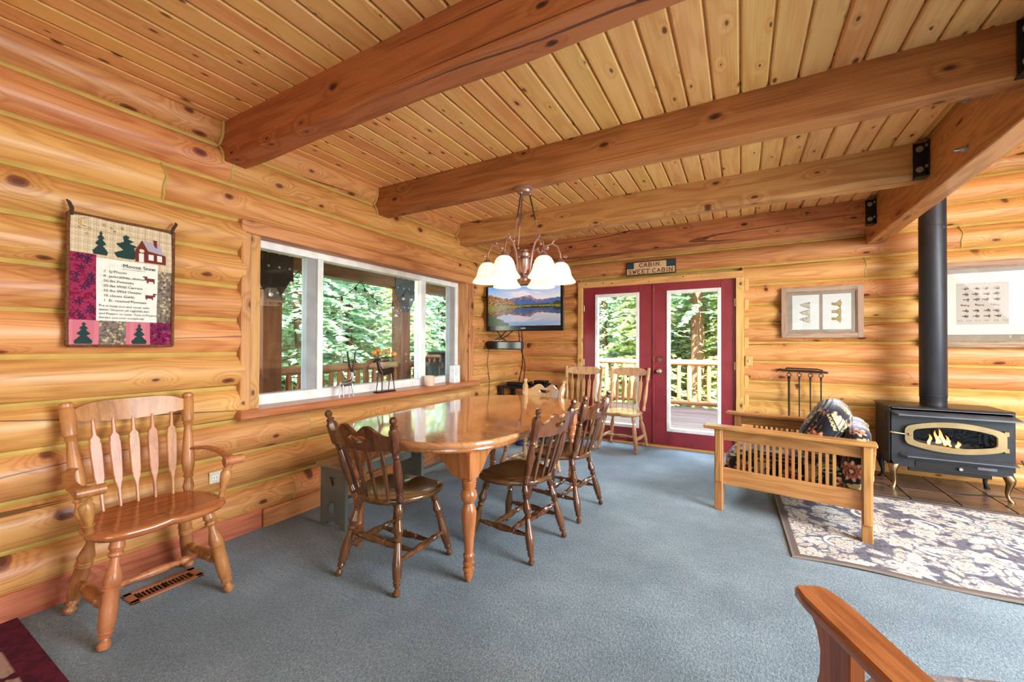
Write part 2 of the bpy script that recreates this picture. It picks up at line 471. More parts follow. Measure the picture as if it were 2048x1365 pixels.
M_sill = wood('sill_redwood', (196, 118, 80), (156, 84, 54), axis=1, freq=1.4, rings=6, rough=.35, knots=.1, var=.05, bmp=.04, coat=.2)
M_base = wood('baseboard_cedar', (206, 128, 84), (152, 80, 48), knot=(96, 42, 30), axis=1, freq=1.2, rings=7, rough=.45, knots=.3, var=.16, bmp=.08)
M_doortrim = wood('door_casing_pine', (222, 172, 104), (186, 130, 70), knot=(100, 60, 34), axis=2, freq=1.3, rings=5, rough=.5, knots=.4, var=.08, bmp=.08)
M_doortrimh = wood('door_head_pine', (222, 172, 104), (186, 130, 70), knot=(100, 60, 34), axis=0, freq=1.3, rings=5, rough=.5, knots=.4, var=.08, bmp=.08)
M_white = plain('white_vinyl', (236, 234, 228), .35)
M_grey = plain('grey_track', (150, 150, 148), .4)
M_glass = glass_pane('window_glass', 1.0)
M_pglass = glass_pane('picture_glass', .08)
M_black = plain('black_steel', (22, 22, 24), .4, spec=.5)
M_bolt = plain('galvanised_bolt', (190, 190, 190), .3, .9)
M_red = plain('red_door_paint', (142, 46, 54), .38)
M_brass = plain('brass', (178, 152, 110), .3, 1.0)
M_knob = plain('satin_nickel', (214, 206, 190), .2, 1.0)

def carpet_mat():
    m, nt, b = new_mat('carpet_pile')
    v = coords(nt, False)
    n1 = N(nt, 'TexNoise', Scale=190.0, Detail=1.5, Roughness=.75); nt.links.new(v, n1.inputs[0])
    n2 = N(nt, 'TexNoise', Scale=1.9, Detail=3.0, Roughness=.62); nt.links.new(v, n2.inputs[0])
    n3 = N(nt, 'TexNoise', Scale=95.0, Detail=2.0, Roughness=.75); nt.links.new(mapped(nt, v, (1, .6, 1)), n3.inputs[0])
    t = math_(nt, 'ADD', math_(nt, 'MULTIPLY', n1.outputs[0], .45), math_(nt, 'MULTIPLY', n2.outputs[0], .25))
    t = math_(nt, 'ADD', t, math_(nt, 'MULTIPLY', n3.outputs[0], .30))
    c = ramp(nt, t, [(.36, lin((62, 79, 89))), (.5, lin((104, 123, 135))), (.64, lin((152, 169, 177)))])
    nt.links.new(c, b.inputs['Base Color']); b.inputs['Roughness'].default_value = .95; b.inputs['Specular IOR Level'].default_value = .15
    b.inputs['Sheen Weight'].default_value = .2; b.inputs['Sheen Roughness'].default_value = .6
    bump(nt, b, n3.outputs[0], .5, .008)
    return m
M_carpet = carpet_mat()

# furniture
M_walnut = wood('dark_stained_maple', (112, 70, 40), (58, 32, 18), knot=(40, 22, 14), axis=2, freq=2.2, rings=5, rough=.26, knots=0, var=.12, bmp=.03, coat=.5)
M_walnutS = wood('dark_stained_seat', (104, 64, 36), (52, 30, 18), axis=1, freq=2.0, rings=6, rough=.22, var=.1, bmp=.03, coat=.6)
M_oakchair = wood('honey_varnished_maple', (192, 128, 76), (144, 84, 42), axis=2, freq=1.8, rings=5, rough=.38, var=.06, bmp=.02, coat=.12)
M_oakseat = wood('honey_varnished_seat', (186, 112, 62), (140, 74, 38), axis=0, freq=1.8, rings=6, rough=.2, var=.05, bmp=.02, coat=.6)
M_palechair = wood('pale_maple', (206, 160, 112), (156, 108, 66), axis=2, freq=1.8, rings=5, rough=.3, var=.1, bmp=.02, coat=.4)  # paler maple tone for the far dining chair and door chairs
M_table = wood('oak_table_top', (208, 150, 98), (166, 106, 62), axis=0, freq=2.6, rings=6, rough=.14, var=.02, bmp=.01, coat=.9)
M_table.node_tree.nodes['Principled BSDF'].inputs['Coat IOR'].default_value = 1.9
M_tableleg = wood('oak_table_leg', (190, 122, 70), (138, 78, 40), axis=2, freq=2.0, rings=5, rough=.24, var=.06, bmp=.02, coat=.5)
M_bench = plain('grey_green_paint', (104, 108, 100), .5)
M_benchtop = wood('pale_bench_top', (158, 134, 108), (116, 96, 76), axis=1, freq=2, rings=5, rough=.5, var=.04, bmp=.05)  # paler, browner tone than the painted end boards
M_morris = wood('mission_oak', (200, 144, 82), (156, 100, 52), axis=1, freq=2.0, rings=7, rough=.32, var=.1, bmp=.04, coat=.3)
M_morrisv = wood('mission_oak_upright', (198, 140, 80), (152, 98, 50), axis=2, freq=2.0, rings=7, rough=.32, var=.14, bmp=.04, coat=.3)
M_armred = wood('red_oak_arm', (182, 116, 66), (128, 70, 36), axis=1, freq=2.2, rings=8, rough=.3, var=.05, bmp=.03, coat=.35)
M_armredv = wood('red_oak_post', (170, 102, 56), (112, 58, 30), axis=2, freq=2.2, rings=8, rough=.32, var=.05, bmp=.03, coat=.25)

def tapestry(name, pal, sc=9.0):
    m, nt, b = new_mat(name)
    v = coords(nt, False)
    vo = N(nt, 'TexVoronoi', Scale=sc, Randomness=.8); nt.links.new(v, vo.inputs['Vector'])
    nz = N(nt, 'TexNoise', Scale=sc * 3, Detail=2.0); nt.links.new(v, nz.inputs[0])
    d = math_(nt, 'ADD', vo.outputs['Distance'], math_(nt, 'MULTIPLY', math_(nt, 'SUBTRACT', nz.outputs[0], .5), .35))
    bands = ramp(nt, d, [(0.0, lin(pal[1])), (.13, lin(pal[2])), (.24, lin(pal[1])), (.31, lin(pal[3])), (.38, lin(pal[0])), (1.0, lin(pal[0]))], 'CONSTANT')
    bands2 = ramp(nt, d, [(0.0, lin(pal[4])), (.12, lin(pal[3])), (.26, lin(pal[4])), (.33, lin(pal[2])), (.37, lin(pal[0])), (1.0, lin(pal[0]))], 'CONSTANT')
    sep = nt.nodes.new('ShaderNodeSeparateColor'); nt.links.new(vo.outputs['Color'], sep.inputs[0])
    c = mixc(nt, math_(nt, 'GREATER_THAN', sep.outputs[0], .5), bands, bands2)
    wv = N(nt, 'TexWave', Scale=sc * 2.2, Distortion=9.0, Detail=1.0); wv.inputs['Detail Scale'].default_value = 2.5; nt.links.new(v, wv.inputs[0])
    scroll = math_(nt, 'MULTIPLY', math_(nt, 'GREATER_THAN', wv.outputs[1], .93), math_(nt, 'GREATER_THAN', d, .39))
    c = mixc(nt, scroll, c, lin(pal[3]))
    nt.links.new(c, b.inputs['Base Color']); b.inputs['Roughness'].default_value = .9; b.inputs['Specular IOR Level'].default_value = .2
    b.inputs['Sheen Weight'].default_value = .3
    w = N(nt, 'TexNoise', Scale=500.0); nt.links.new(v, w.inputs[0]); bump(nt, b, w.outputs[0], .4, .003)
    return m
M_tap = None   # kilim print, made below with the other prints
M_tap2 = tapestry('grey_plaid_weave', [(124, 116, 124), (150, 120, 130), (104, 84, 96), (176, 164, 160), (96, 104, 118)], 14.0)
M_stove = plain('charcoal_enamel', (36, 37, 40), .5, spec=.35)
M_stovetop = plain('dark_bronze_steel', (46, 40, 36), .35, .3)
M_pipe = plain('grey_stove_pipe', (50, 50, 55), .45, .4)
M_satin = plain('satin_steel', (112, 114, 120), .3, .7)
M_firebox = plain('soot_black', (8, 7, 7), .9)
M_stoveglass = glass_pane('stove_glass', .5)
M_ash = plain('grey_ceramic_log', (72, 62, 56), .9)
def flame_mat():
    m = bpy.data.materials.new('gas_flame'); m.use_nodes = True; nt = m.node_tree; nt.nodes.clear()
    o = nt.nodes.new('ShaderNodeOutputMaterial'); e = nt.nodes.new('ShaderNodeEmission')
    tc = nt.nodes.new('ShaderNodeTexCoord'); sp = nt.nodes.new('ShaderNodeSeparateXYZ'); nt.links.new(tc.outputs['Generated'], sp.inputs[0])
    c = ramp(nt, sp.outputs[2], [(0, (1.0, .36, .07)), (.35, (1.0, .55, .18)), (.7, (1.0, .30, .05)), (1, (.5, .08, .01))])
    nt.links.new(c, e.inputs[0]); e.inputs[1].default_value = 3.2
    nt.links.new(e.outputs[0], o.inputs[0]); return m
M_flame = flame_mat()
M_slate = wood('slate_tile', (122, 92, 72), (66, 58, 54), axis=0, freq=.8, rings=3, rough=.25, var=.3, bmp=.1, spec=.5)
M_grout = plain('dark_grout', (70, 60, 52), .9)
M_shade = None
def shade_mat():
    m, nt, b = new_mat('alabaster_glass')
    v = coords(nt); n = N(nt, 'TexNoise', Scale=14.0, Detail=3.0, Distortion=1.0); nt.links.new(v, n.inputs[0])
    c = ramp(nt, n.outputs[0], [(.3, lin((255, 226, 190))), (.6, lin((255, 244, 226)))])
    nt.links.new(c, b.inputs['Base Color']); nt.links.new(c, b.inputs['Emission Color'])
    b.inputs['Emission Strength'].default_value = .6; b.inputs['Roughness'].default_value = .3
    return m
M_shade = shade_mat()
M_bulb = plain('lit_bulb', (255, 240, 214), .3, emit=((255, 226, 180), 40.0))
M_pewter = plain('antique_rose_pewter', (176, 138, 124), .35, .7)
M_pewterd = plain('dark_bronze_rod', (96, 72, 58), .35, .7)
M_tvblack = plain('gloss_black_plastic', (14, 15, 18), .15)
M_wire = plain('black_cable', (18, 18, 18), .5)
M_bluebar = plain('navy_black_plastic', (20, 34, 50), .3)
M_tvprint = print_mat('lit_screen', .2, emit=.8)
M_print = print_mat('printed_paper', .8)
M_tap = print_mat('black_kilim_weave', .9, bmp=.3, bscale=500)
M_tap.node_tree.nodes['Principled BSDF'].inputs['Sheen Weight'].default_value = .9
M_tap.node_tree.nodes['Principled BSDF'].inputs['Sheen Roughness'].default_value = .35
M_tap.node_tree.nodes['Principled BSDF'].inputs['Sheen Tint'].default_value = (.80, .85, 1.0, 1)
M_quilt = print_mat('quilt_cotton', .95, bmp=.35, bscale=500)
M_rugprint = print_mat('woven_rug', .95, bmp=.6, bscale=260)
M_maroon = print_mat('woven_maroon_rug', .95, bmp=.6, bscale=260)
M_braid = wood('brown_braid', (128, 78, 46), (70, 40, 24), axis=0, freq=6, rings=4, rough=.95, var=0, bmp=.4)
M_strap = plain('brown_leather_strap', (66, 38, 26), .6)
M_ink = plain('black_thread', (36, 34, 40), .9)
M_barn = wood('weathered_barnwood', (172, 140, 116), (112, 86, 72), axis=0, freq=2.5, rings=5, rough=.8, var=.1, bmp=.3)
M_barnv = wood('weathered_barnwood_upright', (172, 140, 116), (112, 86, 72), axis=2, freq=2.5, rings=5, rough=.8, var=.1, bmp=.3)
M_matb = plain('taupe_mat_board', (140, 124, 108), .9)
M_iron = plain('wrought_iron', (58, 50, 46), .45, .6)
M_deersilver = plain('silver_pewter', (170, 168, 166), .3, .9)
M_deerdark = plain('dark_bronze_metal', (62, 40, 32), .45, .6)
M_globe = plain('amber_glass_globe', (206, 140, 66), .2)
M_candle = plain('birch_bark_candle', (226, 190, 160), .6)
M_cream = plain('cream_plastic', (224, 212, 186), .4)
M_almond = plain('brass_switch_plate', (206, 172, 104), .35, .3)
M_slot = plain('dark_slot', (30, 24, 22), .8)
M_ventw = wood('oak_register', (186, 128, 84), (146, 94, 58), axis=1, freq=2, rings=4, rough=.4, var=.05, bmp=.03)
M_bluepail = plain('navy_pail', (22, 44, 88), .4)
M_sign = plain('sign_tan', (214, 178, 136), .8)
M_signd = plain('sign_brown', (74, 44, 30), .7)
M_signg = plain('sign_dark_green', (40, 62, 66), .8)
M_signl = plain('sign_letter_brown', (120, 66, 34), .7)
# outdoors
M_deck = wood('grey_deck_board', (150, 128, 118), (104, 88, 82), axis=0, freq=1.5, rings=5, rough=.7, var=.25, bmp=.1)
M_peeled = wood('peeled_log_rail', (196, 132, 84), (150, 90, 52), axis=2, freq=1.5, rings=4, rough=.6, var=.15, bmp=.1)
M_peeledh = wood('peeled_log_rail_long', (196, 144, 100), (150, 98, 62), axis=0, freq=1.2, rings=4, rough=.6, var=.15, bmp=.1)
M_post = wood('porch_timber', (132, 84, 46), (86, 52, 28), axis=2, freq=1.2, rings=6, rough=.6, var=.1, bmp=.1)
M_posth = wood('porch_timber_long', (132, 84, 46), (86, 52, 28), axis=1, freq=1.2, rings=6, rough=.6, var=.1, bmp=.1)
def leaf_mat(name, c0, c1):
    m = bpy.data.materials.new(name); m.use_nodes = True; nt = m.node_tree; b = nt.nodes['Principled BSDF']
    g = nt.nodes.new('ShaderNodeNewGeometry'); tc = nt.nodes.new('ShaderNodeTexCoord')
    n = N(nt, 'TexNoise', Scale=2.5, Detail=5.0, Roughness=.7); nt.links.new(tc.outputs['Object'], n.inputs[0])
    t = math_(nt, 'ADD', math_(nt, 'MULTIPLY', g.outputs['Random Per Island'], .6), math_(nt, 'MULTIPLY', n.outputs[0], .5))
    c = ramp(nt, t, [(.2, lin(c0)), (.8, lin(c1))])
    nt.links.new(c, b.inputs['Base Color']); b.inputs['Roughness'].default_value = .6
    tl = nt.nodes.new('ShaderNodeBsdfTranslucent'); nt.links.new(c, tl.inputs[0])
    mx = nt.nodes.new('ShaderNodeMixShader'); mx.inputs[0].default_value = .45
    o = nt.nodes['Material Output']
    nt.links.new(b.outputs[0], mx.inputs[1]); nt.links.new(tl.outputs[0], mx.inputs[2]); nt.links.new(mx.outputs[0], o.inputs[0])
    return m
M_fir = leaf_mat('fir_needles', (128, 172, 130), (212, 236, 206))
M_fir2 = leaf_mat('yellow_green_leaves', (148, 176, 104), (224, 230, 176))
M_dry = leaf_mat('dry_twigs', (140, 100, 76), (206, 168, 140))
M_bark = wood('tree_bark', (140, 104, 80), (72, 50, 38), axis=2, freq=2, rings=5, rough=.9, var=.2, bmp=.6)
M_aspen = plain('pale_aspen_bark', (206, 196, 184), .8)
M_ground = leaf_mat('forest_floor', (120, 128, 80), (190, 184, 140))
# ------------------------------------------------------------------ the room: floor, walls, ceiling
XL, YB = -2.905, 5.36          # chinking planes of the left and the back log wall
X1, Y0 = 4.1, -3.6             # right wall and the wall behind the camera
ZC = 2.648                     # plank ceiling under the loft
floor = MB().box(XL - .1, X1, Y0, YB + .1, -.12, 0.0).build('floor', M_carpet, sharp=None)
tag(floor, 'blue grey cut pile carpet over the whole room', kind='structure')

def log_mesh(L, h, sag, seed):
    """one round-faced wall log: length along local x, face bulging to local +y"""
    r = random.Random(seed); n = max(3, int(L / .30)); mb = MB()
    hh = h / 2 - .003; RR = (hh * hh + sag * sag) / (2 * sag); am = math.asin(min(1, hh / RR)); m = 10
    ph = [r.random() * 6.28 for _ in range(4)]; rings = []
    for i in range(n + 1):
        x = -L / 2 + L * i / n
        w = .0035 * math.sin(x * 2.1 + ph[0]) + .002 * math.sin(x * 5.3 + ph[1]); zz = .0025 * math.sin(x * 1.7 + ph[2])
        ring = []
        for j in range(m + 1):
            a = -am + 2 * am * j / m
            ring.append((x, RR * math.cos(a) - (RR - sag) + w * math.cos(a * 1.4), RR * math.sin(a) + zz))
        ring.append((x, -.06, hh)); ring.append((x, -.06, -hh))
        rings.append(ring)
    mb.rings(rings)
    return mb.mesh('log', 40)
def log_part(wall, side, a0, a1, z0, z1, sag, seed, mat=None):
    """log from a0 to a1 along the wall, between the chinking lines z0 and z1"""
    me = log_mesh(a1 - a0, z1 - z0, sag, seed); mid = (a0 + a1) / 2
    if side == 'left': place('log', me, mat or M_log, wall, (XL, mid, (z0 + z1) / 2), (0, 0, -PI / 2))
    else: place('log', me, mat or M_log, wall, (mid, YB, (z0 + z1) / 2), (0, 0, PI))
def chink(wall, side, a0, a1, z, r=.014):
    pts = []; n = max(2, int((a1 - a0) / .4)); rr = random.Random(int(z * 1000 + a0 * 77))
    for i in range(n + 1):
        a = a0 + (a1 - a0) * i / n; dz = rr.uniform(-.002, .002)
        pts.append((XL + .008, a, z + dz) if side == 'left' else (a, YB - .008, z + dz))
    MB().tube(pts, r, 6).build('chinking', M_chink, wall)
def chink_joint(wall, side, a, z0, z1, sag):
    hh = (z1 - z0) / 2; RR = (hh * hh + sag * sag) / (2 * sag); am = math.asin(hh / RR); pts = []
    for j in range(11):
        t = -am + 2 * am * j / 10; o = RR * math.cos(t) - (RR - sag) + .001; z = (z0 + z1) / 2 + RR * math.sin(t)
        aa = a + .006 * math.sin(j * 1.3)
        pts.append((XL + o, aa, z) if side == 'left' else (aa, YB - o, z))
    MB().tube(pts, .007, 6).build('chinking', M_chink, wall)

SAG = .072
# ---- left wall
WY0, WY1, WZ0, WZ1 = 1.44, 4.06, .75, 2.066
wl = MB()
for y0, y1, z0, z1 in ((Y0, WY0, -.1, 3.2), (WY1, YB + .2, -.1, 3.2), (WY0, WY1, -.1, WZ0), (WY0, WY1, WZ1, 3.2)):
    wl.box(XL - .14, XL - .03, y0, y1, z0, z1)
wall_left = wl.build('wall_left', M_chink, sharp=None)
tag(wall_left, 'honey coloured log wall with the wide window', kind='structure')
zl = [.079 + .2208 * k for k in range(13)]
jl = {2.066: 1.026, 2.287: 1.375, .52: 1.925, .079: 1.815}
for k in range(-1, 12):
    z0 = zl[k] if k >= 0 else -.02; z1 = zl[k + 1] if k >= 0 else zl[0]
    if k < 0: continue
    spans = [(Y0, YB)]
    if z0 > .70 and z1 < 2.1: spans = [(Y0, WY0 + .02), (WY1 - .02, YB)]
    for key, yj in jl.items():
        if abs(key - z0) < .02:
            spans = [(Y0, yj), (yj, YB)]
            chink_joint(wall_left, 'left', yj, z0, z1, SAG)
    for s_, (a, b_) in enumerate(spans): log_part(wall_left, 'left', a, b_, z0, z1, SAG, k * 7 + s_)
for k, z in enumerate(zl):
    if WZ0 + .02 < z < WZ1 - .02:
        chink(wall_left, 'left', Y0, WY0, z); chink(wall_left, 'left', WY1, YB, z)
    else: chink(wall_left, 'left', Y0, YB, z)

# ---- back wall with the french doors
DX0, DX1, DZ1 = -1.945, .03, 2.105
wb = MB()
for x0, x1, z0, z1 in ((XL - .14, DX0 + .03, -.1, 4.6), (DX1 - .03, X1, -.1, 4.6), (DX0 + .03, DX1 - .03, DZ1 - .03, 4.6)):
    wb.box(x0, x1, YB + .03, YB + .14, z0, z1)
wall_back = wb.build('wall_back', M_chink, sharp=None)
tag(wall_back, 'log wall with the red french doors and the stove', kind='structure')
zb = [.195 - .2185 + .2185 * k for k in range(20)]
jb = {9: 1.094, 10: 1.779}
for k in range(len(zb) - 1):
    z0, z1 = zb[k], zb[k + 1]
    if z0 > 4.2: break
    spans = [(XL, X1)]
    if z0 < DZ1 - .05: spans = [(XL, DX0 + .02), (DX1 - .02, X1)]
    zm = (z0 + z1) / 2
    if abs(zm - 2.031) < .11:
        spans = [(XL, DX0 + .02), (DX1 - .02, 1.094), (1.094, X1)]; chink_joint(wall_back, 'back', 1.094, z0, z1, SAG)
    if abs(zm - 2.247) < .11:
        spans = [(XL, 1.779), (1.779, X1)]; chink_joint(wall_back, 'back', 1.779, z0, z1, SAG)
    if 2.38 < zm < 2.6: spans = [(XL, 1.085), (1.085, X1)]
    for s_, (a, b_) in enumerate(spans): log_part(wall_back, 'back', a, b_, max(z0, -.02), z1, SAG, 300 + k * 5 + s_)
for z in zb[1:]:
    if z > 4.3: break
    if z < DZ1 - .02:
        chink(wall_back, 'back', XL, DX0, z); chink(wall_back, 'back', DX1, X1, z)
    else: chink(wall_back, 'back', XL, X1, z)

# ---- right wall and the wall behind the camera (outside the photograph), with their window openings
wr = MB()
for y0, y1, z0, z1 in ((Y0, -.3, 0, 4.4), (3.7, YB, 0, 4.4), (-.3, 3.7, 0, .3), (-.3, 3.7, 2.75, 4.4)): wr.box(X1, X1 + .12, y0, y1, z0, z1)
wall_right = wr.build('wall_right', M_log, sharp=None); tag(wall_right, 'log wall of the living area with tall windows', kind='structure')
wf = MB()
for x0, x1, z0, z1 in ((XL, .3, 0, 4.4), (3.4, X1, 0, 4.4), (.3, 3.4, 0, .5), (.3, 3.4, 2.6, 4.4)): wf.box(x0, x1, Y0 - .12, Y0, z0, z1)
wall_front = wf.build('wall_front', M_log, sharp=None); tag(wall_front, 'log wall behind the dining area', kind='structure')

# ---- plank ceiling under the loft and the higher ceiling over the stove
ceiling = MB().box(XL - .05, 1.092, Y0, YB + .1, ZC + .022, ZC + .09).build('ceiling', M_plank, sharp=None)
tag(ceiling, 'tongue and groove pine plank ceiling', kind='structure')
PW = .1315
pl = MB().box(-PW / 2 + .005, PW / 2 - .005, Y0 / 2 - YB / 2, YB / 2 - Y0 / 2, 0, .026, .007).mesh('plank', None)
x = -.331 - PW * 19
while x < 1.02:
    if x > XL + .02: place('plank', pl, M_plank, ceiling, (x, (Y0 + YB) / 2, ZC))
    x += PW
loft = MB()
for x0 in np.arange(1.228, 4.1, .2):
    x1 = min(x0 + .194, 4.1); za = 2.82 + .15 * (x0 - 1.2); zb_ = 2.82 + .15 * (x1 - 1.2)
    loft.add([(x0, Y0, za), (x1, Y0, zb_), (x1, YB + .1, zb_), (x0, YB + .1, za), (x0, Y0, za + .05), (x1, Y0, zb_ + .05), (x1, YB + .1, zb_ + .05), (x0, YB + .1, za + .05)],
             [(0, 1, 2, 3), (4, 7, 6, 5), (0, 4, 5, 1), (3, 2, 6, 7), (1, 5, 6, 2), (0, 3, 7, 4)])
lo = loft.build('ceiling_upper', M_plank, sharp=None); tag(lo, 'sloping pine ceiling above the stove', kind='structure')
roof = MB().box(XL - .15, X1 + .2, Y0 - .15, YB + .2, 4.45, 4.55).build('roof', M_plank, sharp=None); tag(roof, 'roof boards over the whole cabin', kind='structure')

# ---- ceiling beams
def beam(y0, y1, z0, x0, x1, mat, wav, seed, label, wane=0.0):
    """sawn timber along x; wav: waviness of the lower edges"""
    r = random.Random(seed); n = 46; rings = []
    ph = [r.random() * 6.28 for _ in range(6)]; L = x1 - x0
    for i in range(n + 1):
        x = -L / 2 + L * i / n
        wz = wav * (.55 * math.sin(x * 2.3 + ph[0]) + .35 * math.sin(x * 5.1 + ph[1]) + .25 * math.sin(x * 9.7 + ph[2]))
        wz2 = wav * .5 * (math.sin(x * 2.9 + ph[3]) + .5 * math.sin(x * 7.1 + ph[4]))
        bt = (y1 - y0) / 2; ht = ZC + .01 - z0; wn = wane * (.6 + .4 * math.sin(x * 1.9 + ph[5]) + .35 * math.sin(x * 4.3))
        wn = max(.004, wn)
        rings.append([(x, -bt, ht), (x, -bt, wn + wz), (x, -bt + max(.004, wn * .8), wz * .6), (x, bt - .006, wz2), (x, bt, .008 + wz2), (x, bt, ht)])
    mb = MB().rings(rings)
    o = mb.build('ceiling_beam', mat, None, 25, loc=((x0 + x1) / 2, (y0 + y1) / 2, z0))
    return tag(o, label, 'beam', 'timbers carrying the plank ceiling')
beam(1.32, 1.455, 2.402, XL - .02, 1.10, M_beam, .012, 3, 'dark rough sawn ceiling beam nearest the camera, wavy lower edge')
beam(2.562, 2.70, 2.412, XL - .02, 1.10, M_beam, .003, 4, 'brown ceiling beam with the chandelier hanging from its underside')
beam(3.765, 3.90, 2.400, XL - .02, 1.10, M_beam3, .006, 5, 'pale ceiling beam with bark edge, third from the camera', .032)
beam(4.985, 5.12, 2.400, XL - .02, 1.10, M_beam, .002, 6, 'reddish ceiling beam lying against the back log wall')
gird = thing('girder', 'big laminated girder along the loft edge above the stove', 'beam', (1.16, (Y0 + 5.31) / 2, 2.27))
GL = 5.31 - Y0
MB().box(-.065, .065, -GL / 2, GL / 2, 0, .55, .006).build('timber', M_girder, gird)
for (y, z) in ((3.176, 2.62), (3.202, 2.357)):
    lb = y - (Y0 + 5.31) / 2; bz = z - 2.27
    mb = MB().cyl((-.066, lb, bz), (-.075, lb, bz), .022, n=12).cyl((-.075, lb, bz), (-.09, lb, bz), .015, n=6).cyl((-.09, lb, bz), (-.115, lb, bz), .008, n=8)
    mb.build('bolt', M_bolt, gird)

# caulk beads where the beams enter the left wall
for yf, zb1 in ((1.32, 2.402), (2.562, 2.412), (3.765, 2.40)):
    zz = [zb1 - .02, zb1 + .03, 2.508, 2.55, ZC]; pts = []
    for z in np.linspace(zb1 - .015, ZC, 14):
        k = (z - .079) / .2208; fz = (k - math.floor(k)) * 2 - 1; o = .072 * math.sqrt(max(0, 1 - fz * fz * .98))
        pts.append((XL + o + .003, yf - .004, z))
    MB().tube(pts, .008, 6).build('chinking', M_chink, wall_left)

# black steel angle hangers where the beams meet the girder
def hanger(yf, z0, label):
    t = thing('beam_hanger', label, 'bracket', (1.094, yf, z0), 0, 'black steel beam hangers')
    h = .238
    MB().box(-.068, 0.0, -.008, 0.0, 0, h, .001).box(-.006, 0.0, -.062, 0.0, 0, h, .001).box(-.068, .0, -.062, .02, -.006, 0.0).build('plate', M_black, t)
    for z in (.055, .195):
        MB().cyl((-.036, -.008, z), (-.036, -.013, z), .020, n=14).cyl((-.036, -.013, z), (-.036, -.024, z), .014, n=6).build('bolt', M_bolt, t)
        MB().cyl((-.006, -.036, z + .012), (-.016, -.036, z + .012), .012, n=6).build('bolt', M_bolt, t)
    return t
hanger(2.556, 2.405, 'black steel hanger at the upper right picture corner')
hanger(3.759, 2.398, 'black steel hanger on the bark edged beam end')
hanger(4.979, 2.395, 'black steel hanger on the rearmost beam by the stove pipe')

# ---- trim
t1 = MB()
for y0, y1 in ((Y0, 1.32), (1.455, 2.562), (2.70, 3.765), (3.90, 4.985)):
    t1.prism([(0, 0), (.045, 0), (.02, -.012), (.012, -.03), (0, -.04)], y0, y1, Matrix.Translation((XL + .03, 0, ZC)))
tr1 = t1.build('trim_1', M_trimw, sharp=25); tag(tr1, 'slim cove moulding between log wall and ceiling', kind='structure')
bl = MB().box(XL, -2.84, Y0, 1.585, -.01, .128, .006).build('baseboard_left', M_base); tag(bl, 'cedar baseboard along the log wall', kind='structure')
MB().box(XL, -2.83, 1.59, YB - .06, -.01, .115, .006).build('baseboard_board', M_base, bl)
bb = MB().box(DX1 + .0, .80, YB - .085, YB, -.01, .105, .006).build('baseboard_back', M_base); tag(bb, 'cedar baseboard right of the doors', kind='structure')
MB().box(XL + .02, DX0, YB - .085, YB, -.01, .105, .006).build('baseboard_board', M_base, bb)
# ------------------------------------------------------------------ window and french doors
win = bpy.data.objects.new('window_1', None); C.objects.link(win)
tag(win, 'wide three pane white sliding window in cedar casing', kind='structure')
CF = -2.835   # face of the casing
MB().box(CF - .13, CF, WY0 - .005, 1.495, WZ0 - .01, 1.984, .006).build('casing', M_trimv, win)
MB().box(CF - .13, CF, 3.985, 4.075, WZ0 + .04, 1.984, .006).build('casing', M_trimv, win)
MB().box(CF - .13, CF - .004, 4.076, 4.10, WZ0 + .04, WZ1 - .01, .006).build('casing', M_trimv, win)
MB().box(CF - .13, CF, WY0 - .005, 4.075, 1.985, 2.072, .006).build('casing', M_trimw, win)
MB().box(-3.02, -2.765, WY0 - .03, 4.13, .755, .815, .012).build('sill', M_sill, win)
# jamb boards inside the opening
MB().box(-3.06, CF - .02, 3.93, 3.99, .80, 2.04).build('jamb', M_trimv, win)
MB().box(-3.06, CF - .02, 1.497, 1.562, .80, 2.04).build('jamb', M_trimv, win)
MB().box(-3.06, CF - .021, 1.566, 3.929, 2.023, 2.05).build('jamb', M_trimw, win)
fx0, fx1 = -3.055, -2.965
F0, F1, G0, G1 = 1.563, 3.935, .815, 2.018
fr = MB()
fr.box(fx0, fx1, F0, F1, G1 - .085, G1, .004); fr.box(fx0, fx1, F0, F1, G0, G0 + .075, .004)
fr.box(fx0, fx1, F0, F0 + .012, G0 + .075, G1 - .085); fr.box(fx0, fx1, F1 - .055, F1, G0 + .075, G1 - .085, .004)
frame = fr.build('frame', M_white, win)
for y0, y1 in ((2.065, 2.115), (3.275, 3.345)):
    MB().box(fx0, fx1 + .012, y0, y1, G0 + .070, G1 - .08, .004).build('mullion', M_white, win)
MB().box(fx0 + .01, fx1 - .01, 1.985, 2.065, G0 + .075, G1 - .085, .003).build('sash_stile', M_grey, win)
MB().box(fx0 + .01, fx1 - .015, 3.79, 3.882, G0 + .075, G1 - .085, .003).build('sash_stile', M_grey, win)
for y0, y1, dx in ((F0 + .012, 1.985, .0), (2.115, 3.275, .015), (3.345, 3.79, 0)):
    MB().box(-3.02 + dx, -3.016 + dx, y0, y1, G0 + .075, G1 - .085).build('pane', M_glass, win, None)
MB().box(-2.965, -2.945, 3.30, 3.325, 1.30, 1.42, .006).build('latch', M_white, win)

